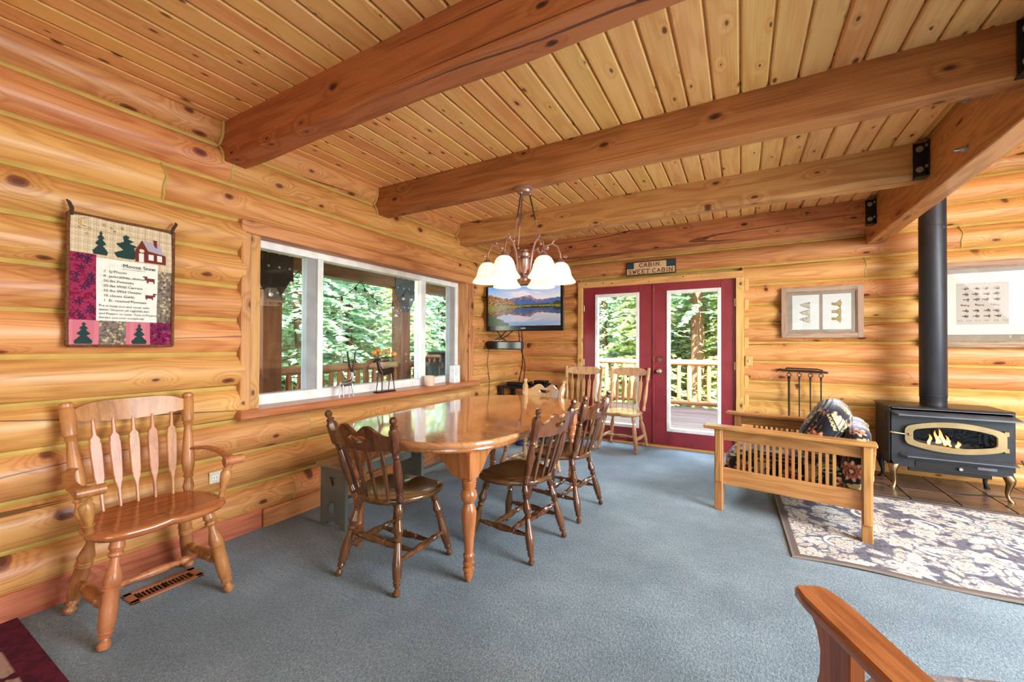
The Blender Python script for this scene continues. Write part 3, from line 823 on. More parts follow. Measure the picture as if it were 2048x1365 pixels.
# ---- doors
tr2 = MB().box(DX0, DX0 + .065, YB - .09, YB + .1, 0, DZ1, .005).build('trim_2', M_doortrim); tag(tr2, 'pale pine casing around the red french doors', kind='structure')
MB().box(DX1 - .082, DX1 - .002, YB - .09, YB + .1, 0, DZ1, .005).build('casing', M_doortrim, tr2)
MB().box(DX0, DX1 - .002, YB - .092, YB + .1, DZ1 - .08, DZ1, .005).build('casing', M_doortrimh, tr2)
MB().box(DX1, DX1 + .045, YB - .06, YB + .02, 0, DZ1 - .06, .005).build('casing', M_doortrim, tr2)
MB().box(DX0 + .06, DX1 - .06, YB - .10, YB + .12, -.01, .018, .004).build('threshold', M_doortrimh, tr2)
rr_ = random.Random(5)
mbn = MB()
for i in range(9):
    xx = DX0 + .1 + i * .21 + rr_.uniform(-.05, .05); zz = DZ1 - .04 + rr_.uniform(-.02, .02)
    mbn.cyl((xx, YB - .0925, zz), (xx, YB - .0905, zz), rr_.uniform(.004, .009), n=8)
mbn.build('knots', M_strap, tr2)
def french_door(name, x0, x1, gx0, gx1, label, handles, hinge_x):
    """leaf from x0 to x1 with a glazed panel gx0-gx1"""
    yf, yk = YB - .05, YB - .006; z0, z1 = .018, 2.025; a0, a1 = .20, 1.925
    d = MB()
    d.box(x0, gx0, yf, yk, z0, z1, .003); d.box(gx1, x1, yf, yk, z0, z1, .003); d.box(gx0, gx1, yf, yk, z0, a0); d.box(gx0, gx1, yf, yk, a1, z1)
    o = d.build(name, M_red); tag(o, label, kind='structure')
    m = MB(); w = .034; yy0, yy1 = yf - .012, yk + .012
    m.box(gx0 - .006, gx0 + w, yy0, yy1, a0 - .006, a1 + .006, .004); m.box(gx1 - w, gx1 + .006, yy0, yy1, a0 - .006, a1 + .006, .004)
    m.box(gx0 + w, gx1 - w, yy0, yy1, a0 - .006, a0 + w, .004); m.box(gx0 + w, gx1 - w, yy0, yy1, a1 - w, a1 + .006, .004)
    m.build('glazing_frame', M_white, o)
    MB().box(gx0 + w, gx1 - w, YB - .03, YB - .026, a0 + w, a1 - w).build('pane', M_glass, o, None)
    for hz in (.30, 1.02, 1.75):
        MB().box(hinge_x - .012, hinge_x + .012, yf - .012, yf, hz - .045, hz + .045, .003).build('hinge', M_brass, o)
    if handles:
        MB().lathe((-.885, yf, 1.08), (-.885, yf - .02, 1.08), [(0, .034), (.5, .034), (1, .024)], 20).build('deadbolt', M_knob, o)
        MB().lathe((-.885, yf, .93), (-.885, yf - .07, .93), [(0, .034), (.12, .034), (.15, .012), (.42, .012), (.5, .026), (.75, .03), (.95, .022), (1, .005)], 20).build('door_knob', M_knob, o)
    return o
french_door('door_1', -1.878, -.972, -1.705, -1.138, 'left red french door with a tall clear pane', False, -1.872)
french_door('door_2', -.945, -.052, -.795, -.208, 'right red french door with two round metal knobs', True, -.058)
ast = MB().box(-.972, -.943, YB - .062, YB - .01, .02, 2.025, .004).build('trim_3', M_red); tag(ast, 'red strip where the two french doors meet', kind='structure')
for z in (.06, .93, 1.08, 1.95): MB().box(-.962, -.95, YB - .067, YB - .061, z - .03, z + .03, .001).build('strike_plate', M_brass, ast)
# ------------------------------------------------------------------ chairs
LEGF = [(0, .011), (.02, .017), (.05, .0185), (.085, .012), (.10, .013), (.115, .0195), (.13, .016), (.145, .0205), (.165, .017), (.19, .021), (.33, .0235), (.46, .0195), (.56, .0165),
        (.585, .0215), (.61, .0165), (.68, .0245), (.76, .018), (.80, .0155), (.815, .021), (.83, .0165), (.85, .0215), (.87, .017), (.90, .021), (.95, .018), (1, .016)]
STR = [(0, .009), (.10, .011), (.22, .0145), (.245, .011), (.265, .016), (.29, .0125), (.40, .0165), (.5, .0185), (.60, .0165), (.71, .0125), (.735, .016), (.755, .011), (.78, .0145), (.90, .011), (1, .009)]
POST = [(0, .016), (.04, .021), (.10, .0145), (.115, .0205), (.13, .015), (.15, .019), (.30, .0225), (.44, .0205), (.53, .0155), (.555, .021), (.575, .016), (.59, .0205), (.605, .015)]

def crisp(p, m, k): return [(t, max(.006, m + (r - m) * k)) for t, r in p]
LEGF = crisp(LEGF, .0185, 1.5); STR = crisp(STR, .0125, 1.45); POST = crisp(POST, .0185, 1.4)
def scale_prof(p, k): return [(t, r * k) for t, r in p]

def seat_mesh(w_f, w_b, d_f, d_b, z, th, dish=.014, n=40, m=9, sq=2.6, cx=0):
    """saddled chair seat: outline wide in front, round behind"""
    mb = MB()
    def rad(a):
        c, s = math.cos(a), math.sin(a); yy = d_f if s > 0 else d_b; 
        q = sq if s > 0 else 2.2
        ww = w_f if s > 0 else w_b + (w_f - w_b) * max(0, 1 + s * 1.6)
        return 1.0 / ((abs(c) / ww) ** q + (abs(s) / yy) ** q) ** (1 / q)
    def top(x, y, r):
        f = 1 - r
        ridge = .010 * math.exp(-(x / .035) ** 2) * max(0, y / d_f) ** 1.5 if y > 0 else 0
        return z - dish * (1 - r ** 2.2) * (1.15 - .5 * max(0, y / d_f)) + ridge - (.010 * max(0, (y / d_f)) ** 3 * (1 - (x / w_f) ** 2))
    rings = []
    rings.append([(.001 * math.cos(2 * PI * k / n), .001 * math.sin(2 * PI * k / n), top(0, 0, 0)) for k in range(n)])
    for i in range(1, m + 1):
        r = i / m * .965
        rings.append([(rad(a) * r * math.cos(a), rad(a) * r * math.sin(a), top(rad(a) * r * math.cos(a), rad(a) * r * math.sin(a), r)) for a in [2 * PI * k / n for k in range(n)]])
    for r, dz in ((.99, .005), (1.0, .012), (1.0, th * .55), (.955, th * .9), (.90, th)):
        rings.append([(rad(a) * r * math.cos(a), rad(a) * r * math.sin(a), top(rad(a) * math.cos(a), rad(a) * math.sin(a), 1) - dz) for a in [2 * PI * k / n for k in range(n)]])
    return mb.rings(rings)

def splat(mb, p0, p1, prof, th, n=None):
    """flat shaped slat from p0 to p1; prof [(t, width)]"""
    p0 = Vector(p0); p1 = Vector(p1); d = p1 - p0; z = d.normalized(); x = Vector((1, 0, 0)); x = (x - z * x.dot(z)).normalized(); y = z.cross(x)
    rings = []
    for t, w in prof:
        c = p0 + d * t; h = th / 2; w2 = w / 2; b = min(w2 * .5, .004)
        rings.append([c + x * a + y * b_ for a, b_ in ((-w2, -h * .4), (-w2 + b, -h), (w2 - b, -h), (w2, -h * .4), (w2, h * .4), (w2 - b, h), (-w2 + b, h), (-w2, h * .4))])
    mb.rings(rings); return mb

def dining_chair(label, wood_m, seat_m, loc, rz):
    t = thing('dining_chair', label, 'chair', loc, rz, 'kidney back dining chairs around the table')
    seat_mesh(.232, .205, .205, .215, .448, .036, sq=3.8).build('seat', seat_m, t, 40)
    feet = {}
    for sx in (-1, 1):
        for sy in (-1, 1):
            top = (sx * .135, sy * .135 - .005, .425); ft = (sx * .205, sy * .228 - .005, 0.0)
            MB().lathe(ft, top, LEGF, 12).build('leg', wood_m, t)
            feet[(sx, sy)] = (Vector(ft), Vector(top))
    def on(k, z):
        a, b = feet[k]; f = z / b.z; return a + (b - a) * f
    mids = {}
    for sx in (-1, 1):
        a, b = on((sx, -1), .150), on((sx, 1), .150)
        MB().lathe(a, b, STR, 10).build('stretcher', wood_m, t); mids[sx] = (a, b)
    for f in (.33, .67):
        a = mids[-1][0].lerp(mids[-1][1], f); b = mids[1][0].lerp(mids[1][1], f)
        MB().lathe(a, b, STR, 10).build('stretcher', wood_m, t)
    MB().lathe(on((-1, -1), .225), on((1, -1), .225), STR, 10).build('stretcher', wood_m, t)
    # back posts: turned below, eight-sided block and finial above
    def pt(sx, f): return Vector((sx * (.165 + .062 * f), -.165 - .125 * f, .435 + .465 * f))
    for sx in (-1, 1):
        mb = MB().lathe(pt(sx, 0), pt(sx, 1), POST, 12)
        mb.lathe(pt(sx, .60), pt(sx, 1), [(0, .015), (.03, .024), (.10, .0295), (.60, .0295), (.70, .018), (.725, .0215), (.75, .0215), (.77, .013), (.80, .0125), (.85, .0185), (.91, .0215), (.97, .016), (1.0, .004)], 8)
        mb.build('back_post', wood_m, t, 30)
    # crest rail with two humps and a kidney shaped handle hole
    z0 = .722
    def bend(x, z): return -.252 - (z - z0) * .27 - .030 * (1 - (x / .21) ** 2)
    cols = []; n = 44
    for i in range(n + 1):
        x = -.205 + .41 * i / n; a = abs(x)
        top = .795 + .052 * math.exp(-((a - .075) / .058) ** 2)
        bot = z0 + .006 - .014 * math.cos(x / .205 * PI / 2)
        cols.append((x, bot, top))
    def hole(x):
        a = abs(x)
        if a > .062: return None
        h = .0165 * math.sqrt(max(0, 1 - (a / .062) ** 4)); c = .772 + (a / .062) ** 2 * .012
        return (c - h, c + h) if h > .002 else None
    MB().columns(cols, .019, bend, hole).build('crest_rail', wood_m, t, 40, True)
    prof = [(0, .014), (.06, .016), (.16, .022), (.5, .026), (.68, .033), (.80, .033), (.87, .022), (1.0, .015)]
    for i in range(4):
        u = (i - 1.5) / 1.5
        a = (u * .105, -.185 - .012 * (1 - u * u), .44); b = (u * .135, -.255 - .026 * (1 - u * u * .5), .725)
        splat(MB(), a, b, prof, .013).build('back_slat', wood_m, t)
    return t

ch1 = dining_chair('dark dining chair at the near table end, back turned to camera', M_walnut, M_walnutS, (-1.70, 1.70, 0), R(3))
dup(ch1, (-1.248, 2.293, 0), R(85.2), 'dark dining chair on the carpet side, nearest the front table leg')
dup(ch1, (-1.205, 2.945, 0), R(85.5), 'dark dining chair on the carpet side, nearer the doors')
dining_chair('light honey dining chair tucked under the far table end', M_palechair, M_palechair, (-1.775, 3.50, 0), R(180 - 4))

# ---- arrow-back chairs: one with arms by the quilt, two without by the doors
BIGLEG = [(0, .012), (.015, .021), (.05, .024), (.085, .018), (.105, .017), (.115, .024), (.13, .021), (.14, .025), (.16, .022), (.19, .0265), (.34, .0285), (.50, .027), (.515, .030), (.53, .026),
          (.545, .030), (.56, .026), (.60, .030), (.66, .026), (.74, .0185), (.79, .0185), (.81, .026), (.835, .026), (.85, .0205), (.88, .0265), (.95, .024), (1, .022)]
BPOST = [(0, .020), (.05, .026), (.13, .018), (.15, .024), (.175, .019), (.20, .024), (.30, .030), (.42, .0265), (.58, .021), (.66, .0185), (.68, .025), (.695, .020), (.71, .0265), (.73, .0265), (.93, .0265),
         (.945, .022), (.955, .026), (.98, .0265), (1, .018)]
ARROW = [(0, .011), (.20, .016), (.27, .0255), (.30, .036), (.33, .033), (.36, .039), (.60, .045), (.73, .045), (.755, .038), (.78, .042), (.80, .036), (.83, .019), (1.0, .011)]
BIGLEG = crisp(BIGLEG, .0245, 1.4); BPOST = crisp(BPOST, .0235, 1.2)
def arrow_chair(name, label, wood_m, seat_m, loc, rz, arms, group, k=1.0):
    t = thing(name, label, 'chair', loc, rz, group)
    zs = .452
    # wide shaped seat with scalloped front corners
    w, d = (.255, .205) if arms else (.235, .20)
    seat_mesh(w, w * .94, d, d + .015, zs, .040, .010, 44, 8, 5.0).build('seat', seat_m, t, 40)
    feet = {}
    for sx in (-1, 1):
        for sy in (-1, 1):
            ft = (sx * .232, sy * .225, 0); top = (sx * .165, sy * .135, .425)
            MB().lathe(ft, top, scale_prof(BIGLEG, k), 14).build('leg', wood_m, t); feet[(sx, sy)] = (Vector(ft), Vector(top))
    def on(kk, z): a, b = feet[kk]; return a + (b - a) * (z / b.z)
    mid = {}
    for sx in (-1, 1):
        a, b = on((sx, -1), .145), on((sx, 1), .145)
        MB().lathe(a, b, scale_prof(STR, 1.35 * k), 12).build('stretcher', wood_m, t); mid[sx] = a.lerp(b, .5)
    MB().lathe(mid[-1], mid[1], scale_prof([(0, .010), (.12, .014), (.22, .019), (.25, .012), (.27, .018), (.29, .012), (.40, .019), (.5, .021), (.60, .019), (.71, .012), (.73, .018), (.75, .012), (.78, .019), (.88, .014), (1, .010)], k), 12).build('stretcher', wood_m, t)
    H = .53
    def pt(sx, f): return Vector((sx * (.205 + .035 * f), -.170 - .115 * f, .44 + H * f))
    for sx in (-1, 1):
        MB().lathe(pt(sx, 0), pt(sx, 1), scale_prof(BPOST, k), 14).build('back_post', wood_m, t)
    # bowed crest rail
    cols = []
    for i in range(37):
        x = -.222 + .444 * i / 36; a = abs(x) / .222
        top = .955 - .022 * max(0, (a - .45) / .55) ** 1.5 + (.010 if a < .8 else .010 * (1 - (a - .8) / .2))
        bot = .868 + .022 * a ** 2 - .008
        cols.append((x, bot, top))
    MB().columns(cols, .022, lambda x, z: -.262 - .028 * (1 - (x / .222) ** 2) - (z - .87) * .2).build('crest_rail', wood_m, t, 40, True)
    for i in range(5):
        u = (i - 2) / 2
        a = (u * .135, -.168 - .025 * (1 - u * u), .445); b = (u * .155, -.262 - .022 * (1 - u * u), .875)
        splat(MB(), a, b, ARROW, .014).build('back_slat', wood_m, t)
    if arms:
        for sx in (-1, 1):
            pts = []; n = 14
            for i in range(n + 1):
                f = i / n; y = -.20 + .375 * f
                pts.append((sx * (.232 + .055 * math.sin(f * PI * .8)), y, .665 + .012 * math.sin(f * 6.0) - .010 * f, .040 + .030 * max(0, (f - .55) / .45), .020 + .012 * max(0, (f - .7) / .3)))
            rings = []
            for x, y, z, ww, hh in pts:
                rings.append([(x + ww / 2 * math.cos(a), y, z + hh / 2 * math.sin(a)) for a in [2 * PI * q / 12 for q in range(12)]])
            mb = MB().rings(rings)
            xe = pts[-1][0]; mb.cyl((xe - .044, .178, .648), (xe + .044, .178, .648), .022, n=16)
            mb.build('arm', wood_m, t, 50)
            MB().lathe((sx * .245, .10, .45), (sx * .272, .125, .655), [(0, .013), (.14, .014), (.18, .020), (.20, .014), (.45, .024), (.60, .026), (.68, .016), (.70, .023), (.73, .016), (.82, .026), (.90, .020), (.94, .024), (1, .016)], 12).build('arm_support', wood_m, t)
    return t
arrow_chair('captain_chair', 'honey varnished captain chair with scrolled arms below the quilt', M_oakchair, M_oakseat, (-2.475, .868, 0), R(-91), True, None)
g2 = 'arrow back chairs without arms in front of the doors'
ca = arrow_chair('arrow_back_chair', 'pale arrow back chair in front of the left door, right of its pair', M_palechair, M_palechair, (-1.262, 5.005, 0), R(180 - 4), False, g2, .82)
dup(ca, (-1.79, 4.93, 0), R(180 + 8), 'pale arrow back chair half hidden behind the dark dining chairs', g2)
# ------------------------------------------------------------------ dining table and bench
tab = thing('dining_table', 'oval oak dining table with turned legs and glossy top', 'table', (-1.69, 2.58, 0), R(2.2))
def oval(a, b, s, n=64, q=2.45):
    """two rounded ends joined by straight sides; a half width, b half length, s straight half length"""
    pts = []
    for k in range(n):
        t = 2 * PI * k / n; c, sn = math.cos(t), math.sin(t)
        r = 1 / (abs(c / a) ** q + abs(sn / (b - s)) ** q) ** (1 / q)
        x, y = r * c, r * sn
        pts.append((x, y + (s if sn >= 0 else -s)))
    return pts
def slab(mb, zs):
    """zs: [(z, inset)]"""
    rings = []
    for z, ins in zs: rings.append([(x, y, z) for x, y in oval(.562 - ins, 1.03 - ins, .50)])
    return mb.rings(rings)
slab(MB(), [(.712, .030), (.712, .012), (.720, .004), (.732, 0.0), (.741, .003), (.747, .010), (.748, .03)]).build('table_top', M_table, tab, 30)
slab(MB(), [(.688, .040), (.690, .024), (.700, .018), (.711, .020), (.711, .04)]).build('edge_moulding', M_tableleg, tab, 30)
LX, LY = .405, .83
TLEG = [(0, .016), (.03, .021), (.06, .026), (.085, .027), (.10, .020), (.115, .031), (.135, .031), (.15, .023), (.17, .030), (.19, .031), (.205, .024), (.22, .026), (.26, .031), (.275, .026),
        (.29, .025), (.42, .029), (.58, .036), (.68, .038), (.74, .030), (.76, .027), (.80, .038), (.84, .041), (.88, .036), (.905, .027), (.915, .036), (.93, .030), (.94, .037), (.955, .031), (.965, .038), (.98, .032), (.99, .037), (1, .034)]
TLEG = crisp(TLEG, .031, 1.35)
for sx in (-1, 1):
    for sy in (-1, 1):
        p = (sx * LX, sy * LY)
        MB().lathe((p[0], p[1], 0), (p[0], p[1], .545), TLEG, 20).box(p[0] - .041, p[0] + .041, p[1] - .041, p[1] + .041, .54, .69, .010).build('leg', M_tableleg, tab)
def apron(half, name, M):
    cols = []; n = 60
    for i in range(n + 1):
        x = -half + 2 * half * i / n; e = (half - abs(x))
        drop = .038 + .115 * max(0, 1 - e / .25) ** 1.4 * (1 if e < .25 else 0)
        drop = .036 + .118 * (1 / (1 + math.exp((e - .115) / .030))) + .006 * math.sin(e * 30) * (1 if e < .2 else 0)
        cols.append((x, .69 - drop, .69))
    mb = MB().columns(cols, .022); mb.v = [tuple(M @ Vector(p)) for p in mb.v]
    mb.build(name, M_tableleg, tab, 40, True)
for sx in (-1, 1): apron(LY - .035, 'apron', Matrix.Translation((sx * LX, 0, 0)) @ Matrix.Rotation(PI / 2, 4, 'Z'))
for sy in (-1, 1): apron(LX - .035, 'apron', Matrix.Translation((0, sy * LY, 0)))

bench = thing('bench', 'low grey green painted bench with heart cutouts under the window', 'bench', (-2.425, 2.565, 0), 0)
MB().box(-.145, .145, -.775, .775, .412, .434, .003).build('seat_board', M_benchtop, bench)
MB().box(-.016, .016, -.73, .73, .30, .412, .002).box(-.014, .014, -.79, .79, .12, .16).build('stretcher', M_bench, bench)
def heart_board(y):
    """upright end board with a heart cut through it and a notched foot"""
    cols = []; n = 40
    for i in range(n + 1):
        x = -.128 + .256 * i / n; e = abs(x)
        bot = 0.0 if e > .075 else (.030 if e > .03 else .042)
        cols.append((x, bot, .412))
    def hole(x):
        a = abs(x) / .034
        if a >= .98: return None
        top = .325 + .018 * math.sqrt(max(0, 1 - (2 * a - 1) ** 2)) ; bot = .325 - .048 * (1 - a) ** .9
        return (bot, top)
    mb = MB().columns(cols, .024, None, hole)
    return mb
for y in (-.735, .005, .735):
    mb = heart_board(y); o = mb.build('end_board', M_bench, bench, 40, True, loc=(0, y, 0))
    MB().box(-.012, .012, -.035 if y < 0 else .012, -.012 if y < 0 else .035, .105, .175, .002).build('peg', M_bench, o)
# ------------------------------------------------------------------ quilt with a recipe
qt = thing('wall_quilt', 'patchwork quilt with pine trees, cabin and moose stew recipe', 'wall hanging', (-2.792, .845, 1.556))
QW, QH = .412, .640
FIR = [(.5, 0), (.62, .10), (.56, .16), (.74, .30), (.62, .36), (.86, .54), (.66, .62), (.98, .86), (.92, 1), (.08, 1), (.02, .86), (.34, .62), (.14, .54), (.38, .36), (.26, .30), (.44, .16), (.38, .10)]
def sub(poly, x0, y0, x1, y1): return [(x0 + (x1 - x0) * a, y0 + (y1 - y0) * b) for a, b in poly]
def quilt_col(U, V):
    out = np.zeros((U.size, 3)); out[:] = (200, 176, 140)
    # plaid top strip
    pl_ = ((np.abs((U * 26) % 1 - .5) > .36) | (np.abs((V * 40) % 1 - .5) > .36))
    out[pl_] = (216, 200, 170)
    out[((U * 13) % 1 < .08) | ((V * 20) % 1 < .08)] = (176, 148, 112)
    r = np.random.default_rng(3)
    def put(m, c): out[m] = c
    def leafy(m, base, cols, n, seed, box, size):
        out[m] = base
        nz = fbm(U * 40, V * 60, seed); out[m & (nz > .56)] = tuple(max(0, b - 26) for b in base)
        rr = np.random.default_rng(seed); x0, y0, x1, y1 = box
        for i in range(n):
            cx, cy = rr.uniform(x0, x1), rr.uniform(y0, y1); a = rr.uniform(0, 6.28); c = cols[i % len(cols)]
            dx = (U - cx) * QW; dy = (V - cy) * QH; rad = np.hypot(dx, dy); th = np.arctan2(dy, dx)
            k = size * (.55 + .45 * np.cos(5 * th + a))
            out[m & (rad < k)] = c
    lft = (U < .24) & (V >= .29) & (V < .80)
    leafy(lft, (150, 44, 78), [(36, 26, 54), (84, 24, 58), (44, 30, 60)], 26, 5, (.02, .29, .24, .80), .016)
    rgt = (U >= .83) & (V >= .36) & (V < .82)
    leafy(rgt, (128, 112, 100), [(206, 190, 140), (60, 54, 58), (206, 190, 140)], 60, 8, (.83, .36, 1, .82), .007)
    bot = V >= .80
    put(bot & (U < .27), (206, 118, 128)); put(bot & (U < .27) & ((U * 90) % 1 < .3), (190, 100, 112))
    leafy(bot & (U >= .27) & (U < .52), (128, 112, 100), [(206, 190, 140), (60, 54, 58), (206, 190, 140)], 46, 9, (.27, .8, .52, 1), .007)
    put(bot & (U >= .52) & (U < .76), (206, 118, 128)); put(bot & (U >= .52) & (U < .76) & ((U * 90) % 1 < .3), (190, 100, 112))
    leafy(bot & (U >= .76), (120, 30, 70), [(36, 26, 54), (170, 60, 96)], 14, 11, (.76, .8, 1, 1), .014)
    G = (38, 62, 58)
    for b in ((.20, .10, .35, .285), (.05, .815, .22, .985), (.57, .815, .73, .985)): put(inpoly(U, V, sub(FIR, *b)), G)
    put(inpoly(U, V, sub([(.5, 0), (.66, .08), (.60, .16), (.86, .24), (.66, .34), (1, .42), (.86, .52), (1.0, .86), (.84, 1), (.14, .98), (0, .8), (.40, .64), (.06, .42), (.42, .30), (.36, .10)], .40, .095, .62, .29)), G)
    B = (112, 46, 36)
    put(inpoly(U, V, [(.60, .205), (.665, .115), (.73, .20), (.92, .22), (.92, .30), (.60, .30)]), B)
    put(inpoly(U, V, [(.668, .118), (.84, .118), (.90, .218), (.735, .20)]), (170, 158, 170))
    put(inpoly(U, V, [(.78, .10), (.825, .10), (.825, .17), (.79, .15)]), B)
    for b in ((.635, .225, .685, .30), (.735, .225, .785, .275), (.825, .228, .875, .278)): put((U > b[0]) & (U < b[2]) & (V > b[1]) & (V < b[3]), (226, 216, 206))
    put(((U - .665) ** 2 / .0006 + (V - .205) ** 2 / .0002) < 1, (226, 206, 170))
    # moon and stars
    mo = np.hypot((U - .13) * QW, (V - .055) * QH); mo2 = np.hypot((U - .148) * QW, (V - .055) * QH)
    put((mo < .022) & (mo2 > .019), (150, 104, 56)); put((mo < .020) & (mo2 > .021), (214, 172, 104))
    for cx, cy in ((.09, .10), (.17, .095), (.15, .14), (.30, .05), (.37, .065), (.40, .085), (.47, .05)):
        dx = (U - cx) * QW; dy = (V - cy) * QH; th = np.arctan2(dy, dx); rad = np.hypot(dx, dy)
        put(rad < .008 * (.6 + .5 * np.cos(5 * th)), (156, 108, 56))
    # panel with the recipe
    pan = (U >= .24) & (U < .83) & (V >= .31 + .02 * 0) & (V < .80)
    put(pan, (234, 228, 214)); put(pan & (fbm(U * 30, V * 40, 22) > .6), (226, 220, 206))
    for cx, cy, f in ((.755, .445, 1), (.745, .585, -1)):
        dx = (U - cx) * f; dy = V - cy
        body = (np.abs(dx) < .042) & (np.abs(dy) < .014); legs = ((np.abs(np.abs(dx) - .032) < .009) & (dy > 0) & (dy < .026)); head = (np.abs(dx + .050) < .014) & (np.abs(dy + .008) < .011)
        ant = (np.abs(dx + .056) < .022) & (np.abs(dy + .024) < .005)
        put(pan & (body | legs | head | ant), (120, 50, 40))
    return out
def quilt_pos(U, V):
    x = .004 * np.sin(V * 9 + U * 5) + .003 * np.sin(U * 11)
    return np.stack([x, (U - .5) * QW, (.5 - V) * QH], 1)
color_grid('quilt_top', 190, 290, quilt_pos, quilt_col, M_quilt, qt)
MB().box(-.018, -.010, -QW / 2, QW / 2, -QH / 2, QH / 2).build('backing', M_strap, qt)
mb = MB(); rr = .0075
e = [(0, -QW / 2, -QH / 2), (0, QW / 2, -QH / 2), (0, QW / 2, QH / 2), (0, -QW / 2, QH / 2)]
for k in range(4): mb.cyl(e[k], e[(k + 1) % 4], rr, n=8)
mb.build('braid_border', M_braid, qt)
for sy, dy in ((-1, -.012), (1, .022)):
    yb = sy * (QW / 2 - .012)
    MB().tube([(-.002, yb, QH / 2 - .01), (.012, yb + dy * .3, QH / 2 + .02), (.006, yb + dy, QH / 2 + .048), (-.014, yb + dy * 1.2, QH / 2 + .060)], [.007, .008, .007, .004], 8).build('hanging_loop', M_strap, qt)
def qtext(txt, u, v, size, parent=qt):
    M = Matrix.Translation((.0085, (u - .5) * QW, (.5 - v) * QH)) @ Matrix(((0, 0, 1, 0), (1, 0, 0, 0), (0, 1, 0, 0), (0, 0, 0, 1)))
    return text_mesh('stitched_lettering', txt, size, M_ink, parent, M, .0004, -.0001)
qtext('Moose Stew', .475, .365, .027)
MB().box(.008, .0092, (.47 - .5) * QW, (.70 - .5) * QW, (.5 - .378) * QH - .0012, (.5 - .378) * QH).build('stitched_lettering', M_ink, qt)
for k, s_ in enumerate(['1  lg Moose', '4  jackrabbits, skinned', '50 lbs Potatoes', '25 lbs Wild Carrots', '15 lbs Wild Onions', '15 cloves Garlic', '1  lb. roasted Pinenuts']):
    qtext(s_, .30, .418 + k * .0385, .0188)
for k, s_ in enumerate(['Put in large pot and cover with', 'water. Simmer till nightfall. Salt', 'and Pepper to taste. Toss in Pinenuts.', 'Serves: just near everybody.']):
    qtext(s_, .262, .690 + k * .031, .0158)

# ------------------------------------------------------------------ television, sound bar, small corner table
tv = thing('television', 'flat television on the corner wall showing a mountain lake', 'television', (-2.56, 5.13, 1.775), R(0))
TW, TH = 1.0, .56
tv.rotation_euler = (R(1), 0, R(7.5)); tv.location = (-2.295, 4.345, 1.70)
MB().box(-TW / 2, TW / 2, -.012, .035, -TH / 2, TH / 2, .008).build('casing', M_tvblack, tv)
MB().box(-.15, .15, .035, .07, -.12, .12, .01).box(-.12, -.08, .06, .95, -.03, .03).box(.02, .06, .06, .9, -.03, .03).build('wall_mount', M_black, tv)
def tv_col(U, V):
    out = np.zeros((U.size, 3)); y = V
    sky0 = np.array([104, 150, 206.]); sky1 = np.array([238, 206, 186.])
    def sky(v, u):
        f = np.clip(v / .42, 0, 1)[:, None] * .75 + .25 * u[:, None]
        c = sky0 * (1 - f) + sky1 * f
        cl = fbm(u * 5 + v * 3, v * 16 - u * 4, 31); w = np.clip((cl - .45) * 3, 0, 1)[:, None] * np.clip(u * 1.4, 0, 1)[:, None]
        return c * (1 - w) + np.array([246, 214, 204.]) * w
    def ridge(u):
        r = .36 - .10 * np.exp(-((u - .50) / .10) ** 2) - .075 * np.exp(-((u - .60) / .06) ** 2) - .05 * np.exp(-((u - .36) / .05) ** 2) - .055 * np.exp(-((u - .25) / .06) ** 2) - .05 * np.exp(-((u - .95) / .12) ** 2)
        return r + .018 * (fbm(u * 26, u * 0 + 3, 41) - .5) * 3
    sh = .50 + 0 * U
    def scene_up(u, v):
        c = sky(v, u); rg = ridge(u); m = v > rg
        rel = np.clip((v - rg) / .14, 0, 1); rock = fbm(u * 40, v * 60, 43)
        warm = np.array([196, 120, 92.]); blue = np.array([62, 84, 130.])
        k = (np.clip(1.1 - rel * 1.6, 0, 1) * (rock > .45) * np.exp(-((u - .52) / .28) ** 2))[:, None]
        mc = blue * (1 - k) + warm * k; mc = mc * (.75 + .5 * rock)[:, None]
        c[m] = mc[m]
        tl = .465 + .03 * (fbm(u * 30, u * 0 + 1, 47) - .5); tl = np.where(u < .40, .44 - .24 * np.clip((.40 - u) / .40, 0, 1) ** .8 + .05 * (fbm(u * 34, u * 0 + 9, 48) - .5), tl); tl = np.where(u > .90, .40 + .5 * np.abs(u - .96), tl)
        t = v > tl; n = fbm(u * 50, v * 46, 51)
        tc = np.stack([30 + 30 * n, 40 + 26 * n, 30 + 10 * n], 1)
        au = (u < .38) & (n > .38); tc[au] = np.stack([196 * n + 40, 128 * n + 24, 40 * n + 10], 1)[au]
        c[t] = tc[t]; return c
    up = scene_up(U, V)
    dn = scene_up(U, np.clip(1.03 - V, 0, 1)) * .82
    shore = .52 + .02 * np.sin(U * 7) + .10 * np.clip(.30 - U, 0, 1) / .3 * 1.0
    out[:] = up; m = V > shore; out[m] = dn[m]
    n = fbm(U * 44, V * 40, 61); grass = (V > .49) & (V < shore + .04 * n)
    gc = np.stack([86 + 60 * n, 84 + 40 * n, 30 + 10 * n], 1); out[grass] = gc[grass]
    cl = (V > .62 + .9 * U + .12 * n) & (U < .30); cc = np.stack([30 + 40 * n, 44 + 40 * n, 20 + 10 * n], 1); out[cl] = cc[cl]
    return out
color_grid('screen', 230, 135, lambda U, V: np.stack([(U - .5) * .93, 0 * U - .0128, .026 + (.5 - V) * .484], 1), tv_col, M_tvprint, tv)
MB().box(-.028, .028, -.0135, -.012, -.250, -.243).build('badge', M_bolt, tv)
cords = MB()
